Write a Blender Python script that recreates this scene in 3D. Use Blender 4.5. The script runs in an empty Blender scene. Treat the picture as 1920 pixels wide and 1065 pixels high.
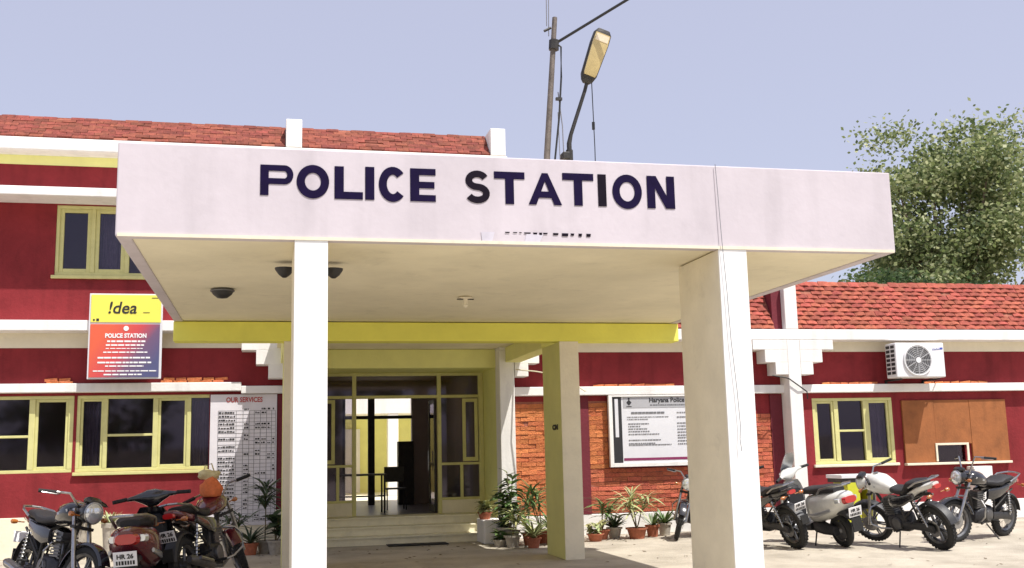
import bpy, math, random
from mathutils import Vector, Matrix, Euler
random.seed(7)
R = math.radians
sc = bpy.context.scene
col = sc.collection

# ------------------------------------------------------------------ camera
F, YAW, PITCH, ROLL = 1990.0, .2275, .1565, .023
def cam_basis():
    c, s = math.cos(YAW), math.sin(YAW)
    Rt, Fw, U = Vector((c, -s, 0)), Vector((s, c, 0)), Vector((0, 0, 1))
    c, s = math.cos(PITCH), math.sin(PITCH)
    D, Up = c * Fw + s * U, -s * Fw + c * U
    c, s = math.cos(ROLL), math.sin(ROLL)
    return c * Rt - s * Up, s * Rt + c * Up, D
bx_, by_, bd_ = cam_basis()
cd = bpy.data.cameras.new('camera')
cam = bpy.data.objects.new('camera', cd); col.objects.link(cam)
cam.matrix_world = Matrix(((bx_.x, by_.x, -bd_.x, 0), (bx_.y, by_.y, -bd_.y, 0), (bx_.z, by_.z, -bd_.z, 1.65), (0, 0, 0, 1)))
cd.sensor_width = 36; cd.lens = F / 1920 * 36; cd.clip_end = 3000; cd.clip_start = .1
sc.camera = cam

# ------------------------------------------------------------------ light
SUN = Vector((.30, -.42, 1.0)).normalized()
sl = bpy.data.lights.new('sun', 'SUN'); sl.energy = 3.9; sl.angle = R(.5); sl.color = (1, .965, .90)
so = bpy.data.objects.new('sun', sl); col.objects.link(so)
so.rotation_euler = SUN.to_track_quat('Z', 'Y').to_euler(); so.location = (5, -5, 30)
w = bpy.data.worlds.new('World'); sc.world = w; w.use_nodes = True
nt = w.node_tree; bg = nt.nodes['Background']; bg.inputs[1].default_value = .113
sky = nt.nodes.new('ShaderNodeTexSky'); sky.sky_type = 'NISHITA'; sky.sun_disc = False
sky.sun_elevation = math.asin(SUN.z); sky.sun_rotation = math.atan2(SUN.x, SUN.y)
sky.air_density = 1.0; sky.dust_density = 2.5; sky.ozone_density = 1.0; sky.altitude = 200
mx = nt.nodes.new('ShaderNodeMix'); mx.data_type = 'RGBA'; mx.blend_type = 'MIX'; mx.inputs[0].default_value = .66
mx.inputs[7].default_value = (3.95, 3.9, 4.85, 1)
nt.links.new(sky.outputs[0], mx.inputs[6]); nt.links.new(mx.outputs[2], bg.inputs[0])
sc.view_settings.view_transform = 'Standard'; sc.view_settings.look = 'None'
sc.view_settings.exposure = .62; sc.view_settings.gamma = 1; sc.view_settings.use_curve_mapping = False
sc.cycles.max_bounces = 12; sc.cycles.diffuse_bounces = 8; sc.cycles.transparent_max_bounces = 8

# ------------------------------------------------------------------ materials
M = {}
def mat(name, c, rough=.7, var=.0, scale=3., bump=0., bscale=40., rand=0., metal=0., spec=.5, streak=0., c2=None, coat=0., hue=0., spots=0., sscale=5.):
    m = bpy.data.materials.new(name); m.use_nodes = True; n = m.node_tree; L = n.links
    b = n.nodes['Principled BSDF']
    b.inputs['Roughness'].default_value = rough; b.inputs['Metallic'].default_value = metal
    b.inputs['Specular IOR Level'].default_value = spec; b.inputs['Coat Weight'].default_value = coat
    b.inputs['Base Color'].default_value = (*c, 1)
    out = None
    tc = n.nodes.new('ShaderNodeTexCoord'); geo = n.nodes.new('ShaderNodeNewGeometry')
    if var or c2:
        t = n.nodes.new('ShaderNodeTexNoise'); t.inputs['Scale'].default_value = scale; t.inputs['Detail'].default_value = 8
        t.inputs['Roughness'].default_value = .65
        L.new(geo.outputs['Position'], t.inputs['Vector'])
        r = n.nodes.new('ShaderNodeMapRange'); r.inputs[1].default_value = .3; r.inputs[2].default_value = .7
        L.new(t.outputs[0], r.inputs[0])
        k = n.nodes.new('ShaderNodeMix'); k.data_type = 'RGBA'
        k.inputs[6].default_value = (*[v * (1 - var) for v in (c2 or c)], 1); k.inputs[7].default_value = (*[min(1, v * (1 + var * .5)) for v in c], 1)
        L.new(r.outputs[0], k.inputs[0]); out = k.outputs[2]
    if streak:
        mp = n.nodes.new('ShaderNodeMapping'); mp.inputs['Scale'].default_value = (4.2, 4.2, .45); L.new(geo.outputs['Position'], mp.inputs[0])
        t = n.nodes.new('ShaderNodeTexNoise'); t.inputs['Scale'].default_value = 1.; t.inputs['Detail'].default_value = 6
        L.new(mp.outputs[0], t.inputs['Vector'])
        r = n.nodes.new('ShaderNodeMapRange'); r.inputs[1].default_value = .50; r.inputs[2].default_value = .76
        r.inputs[3].default_value = 1; r.inputs[4].default_value = 1 - streak; L.new(t.outputs[0], r.inputs[0])
        k = n.nodes.new('ShaderNodeMix'); k.data_type = 'RGBA'; k.blend_type = 'MULTIPLY'; k.inputs[0].default_value = 1
        if out: L.new(out, k.inputs[6])
        else: k.inputs[6].default_value = (*c, 1)
        L.new(r.outputs[0], k.inputs[7]); out = k.outputs[2]
    if spots:
        t = n.nodes.new('ShaderNodeTexNoise'); t.inputs['Scale'].default_value = sscale; t.inputs['Detail'].default_value = 9; t.inputs['Roughness'].default_value = .7
        t.inputs['Distortion'].default_value = .4; L.new(geo.outputs['Position'], t.inputs['Vector'])
        r = n.nodes.new('ShaderNodeMapRange'); r.inputs[1].default_value = .56; r.inputs[2].default_value = .72
        r.inputs[3].default_value = 1; r.inputs[4].default_value = 1 - spots; L.new(t.outputs[0], r.inputs[0])
        k = n.nodes.new('ShaderNodeMix'); k.data_type = 'RGBA'; k.blend_type = 'MULTIPLY'; k.inputs[0].default_value = 1
        if out: L.new(out, k.inputs[6])
        else: k.inputs[6].default_value = (*c, 1)
        L.new(r.outputs[0], k.inputs[7]); out = k.outputs[2]
    if rand or hue:
        oi = n.nodes.new('ShaderNodeObjectInfo'); h = n.nodes.new('ShaderNodeHueSaturation')
        r = n.nodes.new('ShaderNodeMapRange'); r.inputs[3].default_value = 1 - rand; r.inputs[4].default_value = 1 + rand
        L.new(oi.outputs['Random'], r.inputs[0]); L.new(r.outputs[0], h.inputs['Value'])
        if hue:
            wn = n.nodes.new('ShaderNodeTexWhiteNoise'); wn.noise_dimensions = '1D'; L.new(oi.outputs['Random'], wn.inputs['W'])
            r2 = n.nodes.new('ShaderNodeMapRange'); r2.inputs[3].default_value = .5 - hue; r2.inputs[4].default_value = .5 + hue
            L.new(wn.outputs[0], r2.inputs[0]); L.new(r2.outputs[0], h.inputs['Hue'])
        if out: L.new(out, h.inputs['Color'])
        else: h.inputs['Color'].default_value = (*c, 1)
        out = h.outputs[0]
    if out: L.new(out, b.inputs['Base Color'])
    if bump:
        t = n.nodes.new('ShaderNodeTexNoise'); t.inputs['Scale'].default_value = bscale; t.inputs['Detail'].default_value = 6
        L.new(geo.outputs['Position'], t.inputs['Vector'])
        bp = n.nodes.new('ShaderNodeBump'); bp.inputs['Strength'].default_value = bump; bp.inputs['Distance'].default_value = .02
        L.new(t.outputs[0], bp.inputs['Height']); L.new(bp.outputs[0], b.inputs['Normal'])
    M[name] = m; return m
mat('ground', (.47, .42, .34), .95, .26, 1.1, .6, 25, c2=(.40, .35, .275), spots=.22, sscale=2.2)
mat('fascia', (.60, .545, .585), .85, .10, 1.0, .10, 14, streak=.11, spots=.06, sscale=3)
mat('white', (.83, .81, .78), .8, .07, 2.5, .2, 20, streak=.16, spots=.08)
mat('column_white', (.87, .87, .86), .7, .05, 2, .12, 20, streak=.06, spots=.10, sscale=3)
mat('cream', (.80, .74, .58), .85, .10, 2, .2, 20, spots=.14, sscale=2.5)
mat('soffit', (.83, .77, .58), .9, .12, .9, .2, 12, spots=.14, sscale=1.6)
mat('porch_paint', (.83, .82, .32), .8, .08, 2, .2, 20)
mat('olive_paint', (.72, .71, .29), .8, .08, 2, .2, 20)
mat('yellow_beam', (.85, .82, .15), .8, .10, 1.6, .2, 20)
mat('maroon', (.25, .027, .032), .75, .22, 1.6, .3, 22, streak=.24, spots=.24, sscale=1.8, spec=.2)
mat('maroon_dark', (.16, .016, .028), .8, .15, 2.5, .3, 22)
mat('brick', (.54, .14, .075), 1., .30, 14, 1., 45, rand=.18, hue=.006, spots=.3, sscale=14)
mat('brick_orange', (.62, .20, .075), 1., .30, 14, 1., 45, rand=.15, hue=.006, spots=.3, sscale=14)
mat('tile', (.37, .092, .060), .95, .35, 11, 1., 40, rand=.22, hue=.007, spots=.55, sscale=7)
mat('mortar', (.36, .13, .085), .95, .3, 8, .7, 40)
mat('dirt', (.20, .13, .09), 1, .3, 20, 1, 60)
mat('window_yellow', (.64, .61, .26), .55, .12, 5, .1, 30)
mat('step', (.80, .75, .56), .7, .12, 4, .2, 30, spots=.15)
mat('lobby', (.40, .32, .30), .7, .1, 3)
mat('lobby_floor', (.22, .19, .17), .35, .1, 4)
mat('black', (.012, .012, .014), .35, coat=.3)
mat('rubber', (.02, .02, .02), .85, .2, 30, .4, 60)
mat('plastic', (.025, .025, .028), .5, .2, 15, .2, 60)
mat('seat', (.016, .015, .017), .6, .2, 15, .4, 90)
mat('steel', (.42, .42, .42), .28, .25, 25, metal=1)
mat('alloy', (.16, .16, .165), .42, .25, 20, metal=.8)
mat('engine', (.045, .045, .05), .5, .3, 25, .3, 50, metal=.6)
mat('dark_metal', (.045, .042, .04), .55, .3, 12, .2, 40, metal=.4)
mat('grey_pole', (.18, .15, .13), .6, .4, 10, .2, 40, metal=.3)
mat('paint_maroon', (.11, .009, .018), .25, coat=.8)
mat('paint_black', (.012, .012, .015), .2, coat=.8)
mat('paint_white', (.68, .68, .64), .35, .12, 8, coat=.5)
mat('paint_silver', (.42, .43, .44), .3, coat=.6, metal=.4)
mat('paint_red', (.35, .015, .015), .25, coat=.8)
mat('red_lens', (.45, .01, .01), .15, coat=1)
mat('amber_lens', (.42, .14, .03), .15, coat=1)
mat('clear_lens', (.75, .78, .80), .08, coat=1, metal=.5)
mat('mirror', (.7, .72, .75), .04, metal=1)
mat('ink', (.009, .004, .034), .8, .25, 12, spec=.12)
mat('ink_dark', (.010, .006, .014), .8, .2, 12, spec=.12)
mat('print_black', (.02, .02, .022), .6)
mat('print_grey', (.16, .16, .17), .6)
mat('print_red', (.45, .05, .05), .6)
mat('print_maroon', (.22, .02, .09), .6)
mat('print_white', (.85, .85, .85), .6)
mat('print_blue', (.05, .08, .42), .6)
mat('board_white', (.70, .70, .73), .4, .05, 4)
mat('board_grey', (.42, .42, .44), .5, .06, 4)
mat('services_board', (.74, .71, .74), .45, .08, 3, streak=.08)
mat('sign_yellow', (.86, .78, .11), .4, .04, 3)
mat('tile_old', (.25, .065, .042), .95, .4, 11, 1., 40, rand=.25, hue=.007, spots=.5, sscale=7)
mat('terracotta', (.40, .13, .07), .9, .3, 12, .4, 40, rand=.2)
mat('cement_pot', (.42, .38, .32), .9, .3, 10, .4, 40, rand=.2)
mat('soil', (.06, .04, .025), 1, .3, 30, .8, 60)
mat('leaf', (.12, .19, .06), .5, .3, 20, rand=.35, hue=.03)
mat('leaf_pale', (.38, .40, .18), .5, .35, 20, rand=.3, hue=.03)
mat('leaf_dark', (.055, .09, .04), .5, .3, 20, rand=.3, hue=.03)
mat('stem', (.16, .12, .06), .9, .3, 20, .5, 50)
mat('bark', (.17, .13, .09), .95, .3, 10, .8, 40)
mat('ac_white', (.78, .78, .79), .45, .04, 5)
mat('plywood', (.33, .115, .035), .85, .35, 2.5, .2, 20, streak=.3)
mat('desk_yellow', (.55, .56, .03), .6, .1, 6)
mat('orange_cloth', (.75, .19, .06), .85, .25, 14, .6, 40)
mat('cream_cloth', (.66, .56, .30), .85, .2, 14, .6, 40)
mat('curtain', (.30, .25, .33), .9, .2, 6, .4, 20)
mat('lamp_lens', (.55, .43, .20), .3, .15, 12)
mat('lamp_glow', (.80, .68, .50), .35, .1, 12)
mat('blackwire', (.015, .015, .016), .6)
mat('greywire', (.22, .22, .25), .6)
mat('green_paint', (.12, .2, .06), .5)

# board with an orange to blue printed gradient (flat print)
def grad_mat():
    m = bpy.data.materials.new('notice_print'); m.use_nodes = True; n = m.node_tree; L = n.links; b = n.nodes['Principled BSDF']
    b.inputs['Roughness'].default_value = .45
    g = n.nodes.new('ShaderNodeNewGeometry'); s = n.nodes.new('ShaderNodeSeparateXYZ'); L.new(g.outputs['Position'], s.inputs[0])
    a = n.nodes.new('ShaderNodeMath'); a.operation = 'MULTIPLY_ADD'; a.inputs[1].default_value = .72; a.inputs[2].default_value = 2.22; L.new(s.outputs[0], a.inputs[0])
    c = n.nodes.new('ShaderNodeMath'); c.operation = 'MULTIPLY_ADD'; c.inputs[1].default_value = -.55; c.inputs[2].default_value = 2.0; L.new(s.outputs[2], c.inputs[0])
    d = n.nodes.new('ShaderNodeMath'); d.operation = 'ADD'; L.new(a.outputs[0], d.inputs[0]); L.new(c.outputs[0], d.inputs[1])
    r = n.nodes.new('ShaderNodeValToRGB'); e = r.color_ramp.elements
    e[0].position = .05; e[0].color = (.72, .12, .055, 1); e[1].position = .95; e[1].color = (.085, .09, .20, 1)
    x = e.new(.42); x.color = (.60, .07, .075, 1); x = e.new(.66); x.color = (.16, .09, .17, 1)
    L.new(d.outputs[0], r.inputs[0]); L.new(r.outputs[0], b.inputs['Base Color']); M['notice_print'] = m
grad_mat()
def glass_mat(name, tint, refl=.12):
    m = bpy.data.materials.new(name); m.use_nodes = True; n = m.node_tree; L = n.links; n.nodes.remove(n.nodes['Principled BSDF'])
    o = n.nodes['Material Output']; t = n.nodes.new('ShaderNodeBsdfTransparent'); t.inputs[0].default_value = (*tint, 1)
    g = n.nodes.new('ShaderNodeBsdfGlossy'); g.inputs['Roughness'].default_value = .04; g.inputs[0].default_value = (.38, .35, .43, 1)
    f = n.nodes.new('ShaderNodeFresnel'); f.inputs[0].default_value = 1.5
    ad = n.nodes.new('ShaderNodeMath'); ad.operation = 'ADD'; ad.inputs[1].default_value = .05; L.new(f.outputs[0], ad.inputs[0])
    x = n.nodes.new('ShaderNodeMixShader'); L.new(ad.outputs[0], x.inputs[0]); L.new(t.outputs[0], x.inputs[1]); L.new(g.outputs[0], x.inputs[2]); L.new(x.outputs[0], o.inputs[0])
    M[name] = m
glass_mat('glass', (.78, .76, .80)); glass_mat('glass_clear', (.85, .88, .88))

# ------------------------------------------------------------------ mesh helpers
ORG = {}
class MB:
    def __init__(s): s.v = []; s.f = []
    def add(s, v, f):
        o = len(s.v); s.v += [tuple(p) for p in v]; s.f += [tuple(i + o for i in q) for q in f]; return s
    def box(s, x0, x1, y0, y1, z0, z1):
        if x0 > x1: x0, x1 = x1, x0
        if y0 > y1: y0, y1 = y1, y0
        if z0 > z1: z0, z1 = z1, z0
        return s.add([(x0,y0,z0),(x1,y0,z0),(x1,y1,z0),(x0,y1,z0),(x0,y0,z1),(x1,y0,z1),(x1,y1,z1),(x0,y1,z1)],
                     [(0,3,2,1),(4,5,6,7),(0,1,5,4),(1,2,6,5),(2,3,7,6),(3,0,4,7)])
    def prism_xz(s, pts, y0, y1):   # outline in x,z (counter clockwise seen from -y) pushed along y
        n = len(pts)
        v = [(x, y0, z) for x, z in pts] + [(x, y1, z) for x, z in pts]
        f = [tuple(range(n)), tuple(range(2*n-1, n-1, -1))] + [(i, i+n, (i+1) % n + n, (i+1) % n) for i in range(n)]
        return s.add(v, f)
    def tube(s, pts, r, n=8, cap=True):
        pts = [Vector(p) for p in pts]; k = len(pts)
        rr = r if isinstance(r, (list, tuple)) else [r] * k
        v = []; f = []; ref = None
        for i, p in enumerate(pts):
            d = (pts[min(i+1, k-1)] - pts[max(i-1, 0)])
            d = d.normalized() if d.length > 1e-9 else Vector((0, 0, 1))
            if ref is None: ref = Vector((0, 0, 1)) if abs(d.z) < .9 else Vector((1, 0, 0))
            a = d.cross(ref).normalized(); b = d.cross(a).normalized(); ref = -b if False else ref
            if abs(d.dot(ref)) > .95: ref = Vector((0, 1, 0)) if abs(d.y) < .9 else Vector((1, 0, 0))
            for j in range(n):
                t = 2 * math.pi * j / n; v.append(p + (a * math.cos(t) + b * math.sin(t)) * rr[i])
        for i in range(k-1):
            for j in range(n): f.append((i*n+j, i*n+(j+1) % n, (i+1)*n+(j+1) % n, (i+1)*n+j))
        if cap: f += [tuple(range(n-1, -1, -1)), tuple(range((k-1)*n, k*n))]
        return s.add(v, f)
    def lathe(s, prof, c, axis='z', n=20, a0=0, a1=360, caps=True):   # prof: (radius, height along axis)
        c = Vector(c); full = abs(a1 - a0) >= 359.9; m = n if full else n + 1; v = []; f = []
        for r, h in prof:
            for j in range(m):
                t = R(a0 + (a1 - a0) * j / n); ca, sa = r * math.cos(t), r * math.sin(t)
                p = {'z': (ca, sa, h), 'y': (ca, h, sa), 'x': (h, ca, sa)}[axis]; v.append(c + Vector(p))
        for i in range(len(prof)-1):
            for j in range(n if full else n):
                j2 = (j+1) % m; f.append((i*m+j, i*m+j2, (i+1)*m+j2, (i+1)*m+j))
        if full and caps:
            f += [tuple(range(m)), tuple(range((len(prof)-1)*m, len(prof)*m))]
        return s.add(v, f)
    def torus(s, c, r0, r1, axis='y', n=28, k=8, a0=0, a1=360, sq=1.):
        prof = []
        for i in range(k + 1):
            t = 2 * math.pi * i / k; prof.append((r0 + r1 * math.cos(t), r1 * sq * math.sin(t)))
        return s.lathe(prof, c, axis, n, a0, a1, caps=False)
    def loft(s, secs, n=14, axis='x', cap=True):    # (pos, cy, cz, half y, half z, power)
        v = []; f = []
        for q in secs:
            x, cy, cz, hy, hz = q[:5]; e = q[5] if len(q) > 5 else 2.5
            for j in range(n):
                t = 2 * math.pi * j / n; c, d = math.cos(t), math.sin(t)
                a = hy * math.copysign(abs(c) ** (2 / e), c); b = hz * math.copysign(abs(d) ** (2 / e), d)
                v.append({'x': (x, cy + a, cz + b), 'z': (cy + a, cz + b, x), 'y': (cy + a, x, cz + b)}[axis])
        for i in range(len(secs)-1):
            for j in range(n): f.append((i*n+j, i*n+(j+1) % n, (i+1)*n+(j+1) % n, (i+1)*n+j))
        if cap: f += [tuple(range(n-1, -1, -1)), tuple(range((len(secs)-1)*n, len(secs)*n))]
        return s.add(v, f)
    def xf(s, m):
        s.v = [tuple(m @ Vector(p)) for p in s.v]; return s
    def mesh(s, name, m, smooth=False, off=(0,0,0)):
        me = bpy.data.meshes.new(name); ox, oy, oz = off
        me.from_pydata([(x-ox, y-oy, z-oz) for x, y, z in s.v], [], s.f)
        import bmesh
        b = bmesh.new(); b.from_mesh(me); bmesh.ops.recalc_face_normals(b, faces=b.faces); b.to_mesh(me); b.free()
        me.materials.append(M[m] if isinstance(m, str) else m)
        if smooth:
            me.shade_smooth()
            try: me.set_sharp_from_angle(angle=R(38))
            except Exception: pass
        return me
    def build(s, name, m, parent=None, smooth=False, bevel=0, label=None, kind=None, loc=None):
        if parent is not None:
            off = ORG[parent.name]; o = bpy.data.objects.new(name, s.mesh(name, m, smooth, off)); o.parent = parent; ORG_n = off
        else:
            off = loc or (0,0,0); o = bpy.data.objects.new(name, s.mesh(name, m, smooth, off)); o.location = off; ORG_n = off
        col.objects.link(o); ORG[o.name] = ORG_n
        if bevel:
            md = o.modifiers.new('bevel', 'BEVEL'); md.width = bevel; md.segments = 2; md.limit_method = 'ANGLE'; md.angle_limit = R(50)
        if label: o['label'] = label
        if kind: o['kind'] = kind
        return o
def tag(o, label, cat, group=None):
    o['label'] = label; o['category'] = cat
    if group: o['group'] = group
    return o
def empty(name, loc, label, cat, group=None, rz=0):
    o = bpy.data.objects.new(name, None); o.empty_display_size = .2; col.objects.link(o); o.location = loc; o.rotation_euler = (0, 0, rz)
    ORG[o.name] = tuple(loc); return tag(o, label, cat, group)
def inst(name, me, parent, loc, rot=(0,0,0), scl=(1,1,1)):      # world loc, shared mesh
    o = bpy.data.objects.new(name, me); off = ORG[parent.name]; o.parent = parent
    o.location = (loc[0]-off[0], loc[1]-off[1], loc[2]-off[2]); o.rotation_euler = rot; o.scale = scl
    col.objects.link(o); return o
def wall_mb(x0, x1, z0, z1, y0, y1, holes=()):
    xs = sorted({x0, x1, *[h[0] for h in holes], *[h[1] for h in holes]}); zs = sorted({z0, z1, *[h[2] for h in holes], *[h[3] for h in holes]})
    xs = [x for x in xs if x0 <= x <= x1]; zs = [z for z in zs if z0 <= z <= z1]
    def solid(i, k):
        if i < 0 or k < 0 or i >= len(xs)-1 or k >= len(zs)-1: return False
        cx, cz = (xs[i]+xs[i+1])/2, (zs[k]+zs[k+1])/2
        return not any(h[0] < cx < h[1] and h[2] < cz < h[3] for h in holes)
    m = MB()
    for i in range(len(xs)-1):
        for k in range(len(zs)-1):
            if not solid(i, k): continue
            a, b, c, d = xs[i], xs[i+1], zs[k], zs[k+1]
            m.add([(a,y0,c),(b,y0,c),(b,y0,d),(a,y0,d)], [(0,1,2,3)]); m.add([(a,y1,c),(b,y1,c),(b,y1,d),(a,y1,d)], [(3,2,1,0)])
            if not solid(i-1,k): m.add([(a,y0,c),(a,y1,c),(a,y1,d),(a,y0,d)], [(3,2,1,0)])
            if not solid(i+1,k): m.add([(b,y0,c),(b,y1,c),(b,y1,d),(b,y0,d)], [(0,1,2,3)])
            if not solid(i,k-1): m.add([(a,y0,c),(b,y0,c),(b,y1,c),(a,y1,c)], [(3,2,1,0)])
            if not solid(i,k+1): m.add([(a,y0,d),(b,y0,d),(b,y1,d),(a,y1,d)], [(0,1,2,3)])
    # weld so that holes have clean edges
    key = {}; nv = []; idx = []
    for p in m.v:
        q = tuple(round(t, 5) for t in p)
        if q not in key: key[q] = len(nv); nv.append(q)
        idx.append(key[q])
    m.v = nv; m.f = [tuple(idx[i] for i in f) for f in m.f]
    return m
def text_mesh(s, size, m, bold=0., ext=.002, sx=1., shear=0., align='LEFT'):
    c = bpy.data.curves.new('t', 'FONT'); c.body = s; c.size = size; c.extrude = ext; c.offset = bold; c.shear = shear; c.align_x = align; c.resolution_u = 3
    o = bpy.data.objects.new('t', c); col.objects.link(o)
    bpy.context.view_layer.update(); dg = bpy.context.evaluated_depsgraph_get()
    me = bpy.data.meshes.new_from_object(o.evaluated_get(dg)); bpy.data.objects.remove(o); bpy.data.curves.remove(c)
    for v in me.vertices: v.co.x *= sx
    me.materials.clear(); me.materials.append(M[m]); return me
def text(name, s, size, m, parent, loc, rot=(math.pi/2,0,0), **k):
    me = text_mesh(s, size, m, **k); me.name = name; return inst(name, me, parent, loc, rot)

# ================================================================== SETTING
g = MB(); g.add([(-400,-300,0),(400,-300,0),(400,600,0),(-400,600,0)], [(0,1,2,3)])
g.build('ground', 'ground', kind='structure')

YW, YP = 20.25, 19.85
def corbel(mb, cx, half, z_top, left=True, right=True):
    # stepped bracket block round a pillar: widths .9/.63/.41 from the pillar's centre
    st = [(.90, 3.58, z_top), (.64, 3.32, 3.58), (.42, 3.07, 3.32)]
    for w_, a, b in st:
        x0 = cx - w_ if left else cx - half; x1 = cx + w_ if right else cx + half
        if left: mb.box(x0, cx-half, YP, YW-.002, a, b)
        if right: mb.box(cx+half, x1, YP, YW-.002, a, b)

def window(parent, x0, x1, z0, z1, y, cols, name='window', frame='window_yellow', t=.06, glass='glass', label=None, curt=()):
    """cols: list of (xa, xb, [transom z...], framed?) for each light; the frame mesh is the part, panes its sub-parts"""
    m = MB(); d0, d1 = y-.05, y+.06
    m.box(x0, x1, d0, d1, z0, z0+t); m.box(x0, x1, d0, d1, z1-t, z1)
    xs = [x0] + [c for a in cols for c in a[:2]] + [x1]
    for i in range(0, len(xs), 2):
        if xs[i+1] - xs[i] > .005: m.box(xs[i], xs[i+1], d0-.003, d1, z0+t, z1-t)
    for a in cols:
        for tz in a[2]: m.box(a[0], a[1], d0+.003, d1, tz-.022, tz+.022)
        if len(a) > 3 and a[3]:                         # inner casement frame
            q = a[3]; e0, e1 = y-.03, y+.03
            m.box(a[0], a[0]+q, e0, e1, z0+t, z1-t); m.box(a[1]-q, a[1], e0, e1, z0+t, z1-t)
            m.box(a[0]+q, a[1]-q, e0, e1, z0+t, z0+t+q); m.box(a[0]+q, a[1]-q, e0, e1, z1-t-q, z1-t)
    fr = m.build(name, frame, parent, bevel=.006)
    if label: fr['label'] = label
    for i, a in enumerate(cols):
        zz = [z0+t] + [b for tz in a[2] for b in (tz-.02, tz+.02)] + [z1-t]
        for k in range(0, len(zz), 2):
            p = MB().box(a[0], a[1], y+.004, y+.010, zz[k], zz[k+1]).build('pane', glass, fr)
        if i in curt:
            c = MB(); n = 26; top = []; 
            vs = []
            for j in range(n+1):
                x = a[0]-.02 + (a[1]-a[0]+.04)*j/n; yy = y+.16+.025*math.sin(j*1.7)+.01*math.sin(j*.6)
                vs += [(x, yy, z0+.02), (x, yy, z1-.1)]
            c.add(vs, [(2*j, 2*j+2, 2*j+3, 2*j+1) for j in range(n)]).build('curtain', 'curtain', fr, smooth=True)
    return fr

# ---------------------------------------------------------------- piece meshes shared by bricks and tiles
def piece(name, l, d, h, m, jag=.006, n=4):
    out = []
    for k in range(n):
        b = MB().box(-l/2, l/2, 0, d, 0, h)
        vs = []
        for x, y, z in b.v:
            f = 1 if y == 0 else 0
            vs.append((x + random.uniform(-jag, jag)*f, y + random.uniform(-jag*1.4, jag*1.4)*f, z + random.uniform(-jag, jag)*f))
        b.v = vs
        me = b.mesh(name, m); out.append(me)
    return out
BR = piece('brick', .285, .05, .076, 'brick', .006, 6)
BO = piece('brick', .285, .05, .076, 'brick_orange', .007, 6)
def brick_panel(parent, x0, x1, z0, z1, y=YW, meshes=BR, stuff=False, course=.0855, length=.3, miss=.0):
    bk = MB().box(x0, x1, y-.004, y+.01, z0, z1).build('brick_panel', 'mortar', parent)
    rows = int(round((z1-z0)/course)); big = MB(); n = 0
    for r in range(rows):
        z = z0 + r*course + .004; x = x0 - (length/2 if r % 2 else 0)
        while x < x1 - .03:
            a, b = max(x, x0), min(x+length, x1); x += length
            if b - a < .05 or random.random() < miss: continue
            l = b - a - .006; me = random.choice(meshes)
            y0 = y - .017 + random.uniform(-.007, .007); rot = (random.uniform(-.03, .03), random.uniform(-.012, .012), random.uniform(-.03, .03))
            if stuff:
                s = l/.285; mtx = Matrix.Translation(((a+b)/2, y0, z)) @ Euler(rot).to_matrix().to_4x4() @ Matrix.Diagonal((s,1,1,1))
                big.add([tuple(mtx @ v.co) for v in me.vertices], [tuple(p.vertices) for p in me.polygons])
            else: inst('brick', me, bk, ((a+b)/2, y0, z), rot, (l/.285, 1, 1)); n += 1
    if stuff:
        o = big.build('brickwork', 'brick', bk); o['kind'] = 'stuff'
    return n
TL = []; TO = []
for k in range(7):   # slightly bowed clay tile lying on the slope: local x along the wall, y up the slope, z outward
    L_, W_, n_ = .225, .145, 4; v = []
    jx = [random.uniform(-.01, .01) for _ in range(6)]
    for j in range(n_+1):
        x = -L_/2 + L_*j/n_; bow = .018*math.sin(math.pi*j/n_) + random.uniform(-.003, .003); e = random.uniform(-.012, .008)
        v += [(x, e, .030+bow), (x, W_, .004+bow*.5), (x, e, .004+bow*.6), (x, W_, -.012)]
    f = []
    for j in range(n_):
        a = 4*j; b = a+4; f += [(a, b, b+1, a+1), (a, a+2, b+2, b), (a+1, b+1, b+3, a+3), (a+2, a+3, b+3, b+2)]
    f += [(0, 1, 3, 2), (4*n_, 4*n_+2, 4*n_+3, 4*n_+1)]
    TL.append(MB().add(v, f).mesh('tile', 'tile'))
    TO.append(MB().box(-L_/2, L_/2, random.uniform(-.006, .006), .10, -.012, random.uniform(.016, .028)).mesh('tile', 'tile_old'))
def tile_slope(parent, x0, x1, ya, za, yb, zb, stuff=False, row=.108, meshes=None, mname='tile'):
    meshes = meshes or TL
    sl_ = math.hypot(yb-ya, zb-za); ang = math.atan2(zb-za, yb-ya); n = 0
    bed = MB().add([(x0,ya,za),(x1,ya,za),(x1,yb,zb),(x0,yb,zb),(x0,yb,za),(x1,yb,za)], [(0,1,2,3),(0,3,4),(1,5,2),(0,4,5,1),(4,3,2,5)]).build('tiled_slope', 'mortar', parent)
    rows = int(sl_/row); row = sl_/rows; big = MB()
    for r in range(rows):
        x = x0 + (.0 if r % 2 else -.12) + random.uniform(-.01, .01)
        while x < x1 - .04:
            a, b = max(x, x0), min(x+.24, x1); x += .24
            if b - a < .05: continue
            if random.random() < .035: continue
            s = (b-a-.008)/.225; t = r*row
            loc = ((a+b)/2, ya + math.cos(ang)*t, za + math.sin(ang)*t + random.uniform(-.004, .004))
            q_ = .4 if meshes is TO else 1; rot = (ang + random.uniform(-.10, .05)*q_, random.uniform(-.05, .05)*q_, random.uniform(-.07, .07)*q_); me = random.choice(meshes)
            if stuff:
                mtx = Matrix.Translation(loc) @ Euler(rot).to_matrix().to_4x4() @ Matrix.Diagonal((s,1,1,1))
                big.add([tuple(mtx @ v.co) for v in me.vertices], [tuple(p.vertices) for p in me.polygons])
            else: inst('tile', me, bed, loc, rot, (s, 1, 1)); n += 1
    if stuff: big.build('tiling', mname, bed)['kind'] = 'stuff'
    return n

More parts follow.
